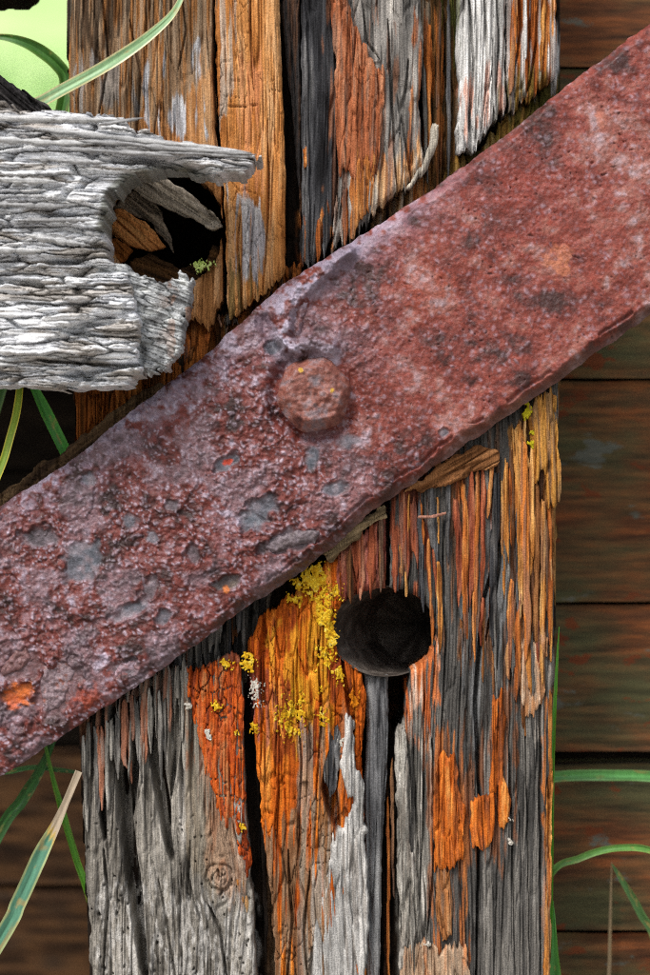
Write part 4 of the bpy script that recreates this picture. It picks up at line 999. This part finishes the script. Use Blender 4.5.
# dark timber end behind the rail and the beam edge at the top left corner
def boxwood(name, label, cat, poly, h0, pal, ang, seed, depth=60):
    ca, sa = math.cos(ang), math.sin(ang)
    hfw = wood(1.5, (7, 90), 3, 4, 3, seed=seed, flute=3, fw=9)
    rot = lambda X, Y: (X * ca + Y * sa + 900, -X * sa + Y * ca)
    o = piece(name, None, poly, h0, lambda X, Y: hfw(*rot(X, Y)), lambda X, Y: ramp(eq(fbm(rot(X, Y)[0] / 4, rot(X, Y)[1] / 50, seed, 3)), pal), M_WOOD, depth=depth, rag=(1.5, 1.5), fib=(8, 8), drop=(4, 4), seed=seed)
    o['label'] = label; o['category'] = cat
boxwood('timber_offcut', 'dark charcoal timber end sloping down behind the pale rail', 'timber', [(-160, 20), (-60, 58), (-20, 66), (6, 78), (24, 90), (48, 104), (56, 124), (40, 150), (-160, 150)], 40, [(30, 28, 28), (52, 50, 50), (78, 74, 72)], -0.9, 1101)
boxwood('beam', 'dark brown beam edge just showing in the top left corner', 'beam', [(-160, -78), (60, -78), (30, -12), (20, -6), (2, -4), (-160, 0)], -60, [(30, 22, 16), (52, 38, 28)], 1.5, 1102)

# ------------------------------------------------------------------ plank wall behind
WALL = root('plank_wall', 'wall of wide horizontal boards with flaking brown and olive paint behind the post', 'wall', (0, 0.1, 0))
def plank_mat():
    m, nt, p = new_mat('old_painted_planks')
    N, L = nt.nodes, nt.links
    tc = N.new('ShaderNodeTexCoord'); oi = N.new('ShaderNodeObjectInfo')
    ad = N.new('ShaderNodeVectorMath'); ad.operation = 'MULTIPLY_ADD'
    L.new(oi.outputs['Random'], ad.inputs[0]); ad.inputs[1].default_value = (9, 3, 7); L.new(tc.outputs['Object'], ad.inputs[2])
    def noise(scale, vec, det=5):
        mp = N.new('ShaderNodeMapping'); mp.inputs['Scale'].default_value = vec; L.new(ad.outputs[0], mp.inputs[0])
        n = N.new('ShaderNodeTexNoise'); n.inputs['Scale'].default_value = scale; n.inputs['Detail'].default_value = det; n.inputs['Roughness'].default_value = 0.6
        L.new(mp.outputs[0], n.inputs['Vector']); return n
    def rmp(src, stops):
        r = N.new('ShaderNodeValToRGB'); e = r.color_ramp.elements
        e[0].position, e[0].color = stops[0][0], (*lin(stops[0][1]), 1); e[1].position, e[1].color = stops[-1][0], (*lin(stops[-1][1]), 1)
        for q, c in stops[1:-1]:
            k = e.new(q); k.color = (*lin(c), 1)
        L.new(src.outputs[0], r.inputs[0]); return r
    def fac(src, a, b):
        r = N.new('ShaderNodeMapRange'); r.inputs[1].default_value = a; r.inputs[2].default_value = b; L.new(src.outputs[0], r.inputs[0]); return r
    def mix(f, a, b):
        x = N.new('ShaderNodeMix'); x.data_type = 'RGBA'; L.new(f.outputs[0], x.inputs[0]); L.new(a, x.inputs[6]); L.new(b, x.inputs[7]); return x.outputs[2]
    g = noise(240, (0.10, 1, 1), 8)
    base = rmp(g, [(0.3, (52, 32, 19)), (0.5, (98, 59, 33)), (0.62, (132, 76, 39)), (0.75, (98, 74, 54))])
    c = mix(fac(noise(22, (0.4, 1, 1)), 0.42, 0.6), base.outputs[0], rmp(g, [(0.3, (52, 52, 32)), (0.7, (92, 88, 56))]).outputs[0])
    c = mix(fac(noise(60, (0.45, 1, 1)), 0.62, 0.66), c, rmp(g, [(0.3, (70, 74, 66)), (0.7, (108, 108, 96))]).outputs[0])
    c = mix(fac(noise(75, (0.5, 1, 1)), 0.60, 0.63), c, rmp(g, [(0.3, (92, 44, 20)), (0.7, (118, 64, 32))]).outputs[0])
    L.new(c, p.inputs['Base Color'])
    p.inputs['Roughness'].default_value = 0.8; p.inputs['Specular IOR Level'].default_value = 0.25
    b = N.new('ShaderNodeBump'); b.inputs['Strength'].default_value = 0.35; b.inputs['Distance'].default_value = 0.001
    L.new(g.outputs[0], b.inputs['Height']); L.new(b.outputs[0], p.inputs['Normal'])
    return m
M_PLANK = plank_mat()
M_SHADEPLANK = surf_mat('shade_toned_board', (0.05, 1, 1), rough=(0.8, 1.0), bump=0.6, spec=0.1, nscale=300, fine=(0.04, 1, 1))  # boards whose dark palettes carry painted-in shade
def plank(py0, py1, px0, px1, seed, hb=-200, mat=None, pal=None, parent=None, name='plank', thick=40.0):
    nx, nz = 120, 18
    t = np.linspace(0, 1, nx); w = np.linspace(0, 1, nz)
    X, Wv = np.meshgrid(px0 + (px1 - px0) * t, w)
    Y = py0 + (py1 - py0) * Wv
    edge = 2.0 * (fbm(X / 40, Y / 40, seed, 3) - 0.5)
    Y = Y + edge * (1 - 4 * Wv * (1 - Wv))
    rim = np.minimum(Wv, 1 - Wv) * (py1 - py0)
    H = hb + 3 * (fbm(X / 90, Y / 7, seed + 1, 3) - 0.5) - 4 * (1 - sst(0, 9, rim)) + seed % 3
    V = place(X.ravel(), Y.ravel(), H.ravel(), hb)
    Vb = place(X.ravel(), Y.ravel(), np.full(X.size, hb - thick), hb)
    n = X.size
    i, j = np.meshgrid(np.arange(nz - 1), np.arange(nx - 1), indexing='ij'); a = (i * nx + j).ravel()
    F = [np.stack([a, a + nx, a + nx + 1, a + 1], -1), np.stack([a, a + 1, a + nx + 1, a + nx], -1) + n]
    def side(e):
        e = np.asarray(e); return np.stack([e[1:], e[:-1], e[:-1] + n, e[1:] + n], -1)
    F += [side(np.arange(nx)[::1]), side(((nz - 1) * nx + np.arange(nx))[::-1]), side((np.arange(nz) * nx)[::-1]), side(np.arange(nz) * nx + nx - 1)]
    C = np.full((2 * n, 3), 0.1) if pal is None else np.tile(ramp(eq(fbm(X / 60, Y / 5, seed + 4, 3)), pal).reshape(-1, 3), (2, 1))
    return link_mesh(name, np.concatenate([V, Vb]), np.concatenate(F), C, mat or M_PLANK, parent or WALL, True)
for k, (a, b, x0, x1) in enumerate([(-160, 66, 300, 1100), (69, 222, 300, 1100), (226, 378, 300, 1100), (381, 602, 300, 1100), (605, 752, 300, 1100), (764, 930, 300, 1100), (934, 1130, 300, 1100), (1134, 1330, 300, 1100), (1334, 1560, 300, 1100), (1564, 1780, 300, 1100)]):
    plank(a, b, x0, x1, 1200 + k * 7)
SHADE_TONES = [(22, 18, 14), (34, 28, 22), (46, 38, 30)]  # near-black tones that put shade into the recess and backing boards
plank(-150, 1780, 302, 1090, 1301, hb=-250, mat=M_SHADEPLANK, pal=SHADE_TONES, name='backing_board', thick=12)
plank(740, 1500, -620, 360, 1302, hb=-700, mat=M_SHADEPLANK, pal=SHADE_TONES, name='backing_board', thick=12)
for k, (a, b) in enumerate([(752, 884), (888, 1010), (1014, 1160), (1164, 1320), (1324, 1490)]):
    plank(a, b, -620, 360, 1340 + k, hb=-620, mat=M_SHADEPLANK, pal=[(30, 21, 14), (54, 37, 24), (78, 54, 33), (50, 38, 28)], name='shade_recess_board')  # lower left boards: shade painted into the palette, set back to darken
# made-up hollow at the left: boards set far back and roofed to darken them
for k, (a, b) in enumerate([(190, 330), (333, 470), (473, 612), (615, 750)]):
    plank(a, b, -620, 360, 1310 + k, hb=-900, mat=M_SHADEPLANK, pal=SHADE_TONES, name='shade_recess_board')
plank(185, 755, -620, 360, 1330, hb=-960, mat=M_SHADEPLANK, pal=SHADE_TONES, name='backing_board', thick=12)
def sky_block():  # added unseen board that keeps sky light out of the hollow
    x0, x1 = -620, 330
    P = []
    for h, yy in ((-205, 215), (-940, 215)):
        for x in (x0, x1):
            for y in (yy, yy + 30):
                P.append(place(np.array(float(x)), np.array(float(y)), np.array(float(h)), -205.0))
    link_mesh('sky_block_board', np.array(P), [(0, 1, 3, 2), (4, 6, 7, 5), (0, 2, 6, 4), (1, 5, 7, 3), (0, 4, 5, 1), (2, 3, 7, 6)], np.tile(lin((60, 48, 36)), (8, 1)), M_SHADEPLANK, WALL, False)
sky_block()

# ------------------------------------------------------------------ grass blades
def blade(pts, width, h0, label, edge, mid, tipc=None, fold=0.25, name='grass_blade', t0=0.12, t1=0.1, cat='grass blade', tip_from=0.85):
    """a folded ribbon along smooth (x, y, h) points, root first"""
    P = np.array(pts, float)
    n = 110
    t = np.linspace(0, len(P) - 1, n)
    def cr(p, t):     # catmull-rom
        i = np.clip(t.astype(int), 0, len(p) - 2); f = (t - i)[:, None]
        g = lambda k: p[np.clip(i + k, 0, len(p) - 1)]
        return 0.5 * (2 * g(0) + (g(1) - g(-1)) * f + (2 * g(-1) - 5 * g(0) + 4 * g(1) - g(2)) * f ** 2 + (3 * g(0) - g(-1) - 3 * g(1) + g(2)) * f ** 3)
    c = cr(P, t)
    tan = np.gradient(c, axis=0); tan /= np.linalg.norm(tan, axis=1)[:, None] + 1e-9
    side = np.stack([-tan[:, 1], tan[:, 0], np.zeros(n)], -1); side /= np.linalg.norm(side, axis=1)[:, None] + 1e-9
    s = np.linspace(0, 1, n)
    w = width * np.minimum(1, t0 + s * 6) * np.clip((1 - s) / 0.35, t1, 1) ** 0.7
    sec = np.linspace(-1, 1, 13)
    m_ = len(sec)
    V = np.zeros((n, m_, 3)); C = np.zeros((n, m_, 3))
    gs = int(abs(pts[2][0] * 7 + pts[2][1])) % 9973
    for k, a in enumerate(sec):
        V[:, k] = c + side * (a * w / 2)[:, None]
        V[:, k, 2] += fold * np.abs(a) * w * 0.5 + 0.12 * w * vn(np.full(n, a * 3.0), s * 9, 5)
        col = np.array([lin(mid)] * n) if abs(a) < 0.8 else np.array([lin(edge)] * n)
        col = col * (0.72 + 0.5 * vn(np.full(n, a * 9.0), s * 4, gs))[:, None] * (1.25 if abs(a) < 0.05 else 1.0)
        br = (sst(0.66, 0.8, fbm(np.full(n, a * 1.5 + 5), s * 26, gs + 3, 3)) * 0.6)[:, None]
        col = col * (1 - br) + lin((150, 124, 70)) * br
        if tipc is not None:
            yb = (sst(tip_from - 0.06, tip_from - 0.02, s + 0.02 * a + 0.015 * math.sin(a * 9)) * 0.8)[:, None]
            col = col * (1 - yb) + lin((176, 140, 50)) * yb
            m = sst(tip_from - 0.02, tip_from + 0.01, s + 0.02 * a + 0.015 * math.sin(a * 9))[:, None]
            col = col * (1 - m) + lin(tipc) * m
        C[:, k] = col
    V = V.reshape(-1, 3); C = C.reshape(-1, 3)
    i, j = np.meshgrid(np.arange(n - 1), np.arange(m_ - 1), indexing='ij'); a = (i * m_ + j).ravel()
    F = np.stack([a, a + 1, a + m_ + 1, a + m_], -1)
    W = place(V[:, 0], V[:, 1], V[:, 2] + h0, h0 + float(np.mean(P[1:, 2])))
    o = link_mesh(name, W, F, C, M_GRASS)
    o['label'] = label; o['category'] = cat; o['group'] = 'grass around the post'
    return o
GY = CY + ZC / S      # ground level in layout units
blade([(-260, GY, -30), (-210, 900, 0), (-130, 330, 10), (-20, 140, 14), (46, 100, 18), (110, 66, 24), (155, 34, 24), (180, 4, 22), (192, -50, 10)], 12, 0, 'pale green blade with cream edges lying across the top left of the post', (196, 190, 140), (124, 158, 112), fold=0.15)
blade([(-180, GY, -120), (-90, 800, -110), (20, 300, -100), (60, 120, -80), (66, 82, -78), (58, 66, -74), (40, 52, -70), (22, 44, -66), (0, 40, -64), (-30, 42, -60)], 13, 0, 'short green leaf bending left beside the top of the post', (84, 116, 40), (52, 96, 28), fold=0.3)
blade([(-60, GY, 40), (-50, 900, 50), (-20, 560, 40), (8, 450, 30), (18, 400, 20), (20, 330, 10), (24, 200, -10)], 8, 0, 'thin yellow green blade hanging below the rail at far left', (190, 180, 60), (124, 150, 40), fold=0.3)
blade([(180, GY, -70), (150, 700, -60), (95, 510, -50), (66, 452, -40), (46, 410, -36), (32, 380, -30), (4, 320, -30)], 12, 0, 'broad bright green blade between the rail and the iron strap', (70, 150, 40), (54, 136, 40), fold=0.2)
blade([(-330, GY, -60), (-150, 1180, 10), (-4, 946, 20), (20, 900, 20), (42, 852, 20), (58, 820, 16), (78, 772, 10)], 16, 0, 'blue green blade with a dry tan tip at the lower left', (150, 160, 110), (70, 116, 92), (150, 134, 112), fold=0.25, tip_from=0.79, t1=0.32)
blade([(-260, GY, -90), (-130, 1100, -80), (-10, 850, -80), (22, 800, -80), (44, 762, -78), (70, 700, -70)], 12, 0, 'dark green blade in shade behind the tan tipped blade', (40, 90, 26), (34, 84, 24), fold=0.2)
blade([(190, GY, -100), (140, 1100, -90), (92, 910, -80), (76, 860, -80), (62, 810, -76), (52, 770, -70), (38, 700, -60)], 7, 0, 'narrow green blade running behind the lower left of the post', (90, 140, 30), (72, 130, 26), fold=0.2)
blade([(0, 775, -80), (30, 768, -80), (60, 770, -76), (96, 774, -70)], 5, 0, 'faint thin level blade below the left end of the strap', (60, 100, 50), (50, 96, 44), fold=0.2)
blade([(560, GY, -60), (552, 1100, -50), (551, 900, -30), (552, 760, -24), (555, 680, -20), (558, 626, -18)], 4.5, 0, 'fine green blade rising along the right edge of the post', (90, 150, 40), (70, 136, 34), fold=0.3)
blade([(430, 800, -150), (500, 784, -150), (560, 776, -150), (610, 775, -150), (660, 777, -150), (760, 790, -150), (900, 900, -150)], 11, 0, 'level green blade across the dark gap between two boards at right', (110, 160, 90), (80, 142, 70), fold=0.15)
blade([(500, GY, -120), (520, 1000, -110), (546, 880, -90), (580, 856, -90), (620, 846, -90), (660, 854, -94), (720, 900, -100), (760, 980, -110)], 7, 0, 'thin green blade arching to the right low on the boards', (110, 150, 70), (84, 132, 56), fold=0.3)
blade([(700, GY, -150), (690, 1150, -150), (660, 960, -150), (640, 912, -150), (622, 880, -150), (612, 864, -150)], 8, 0, 'dull green blade leaning left at the lower right corner', (70, 100, 50), (58, 92, 44), fold=0.25)
blade([(540, GY, -60), (556, 1090, -50), (556, 1000, -46), (553, 950, -40), (552, 900, -38)], 12, 0, 'short bright green blade at the foot of the post right edge', (100, 160, 70), (72, 140, 60), fold=0.25)
blade([(606, GY, -150), (608, 1100, -165), (610, 950, -170), (612, 862, -170)], 3.5, 0, 'dry straw coloured stem standing before the lower boards at right', (150, 130, 96), (130, 112, 84), fold=0.3, name='dry_stem', cat='stem')
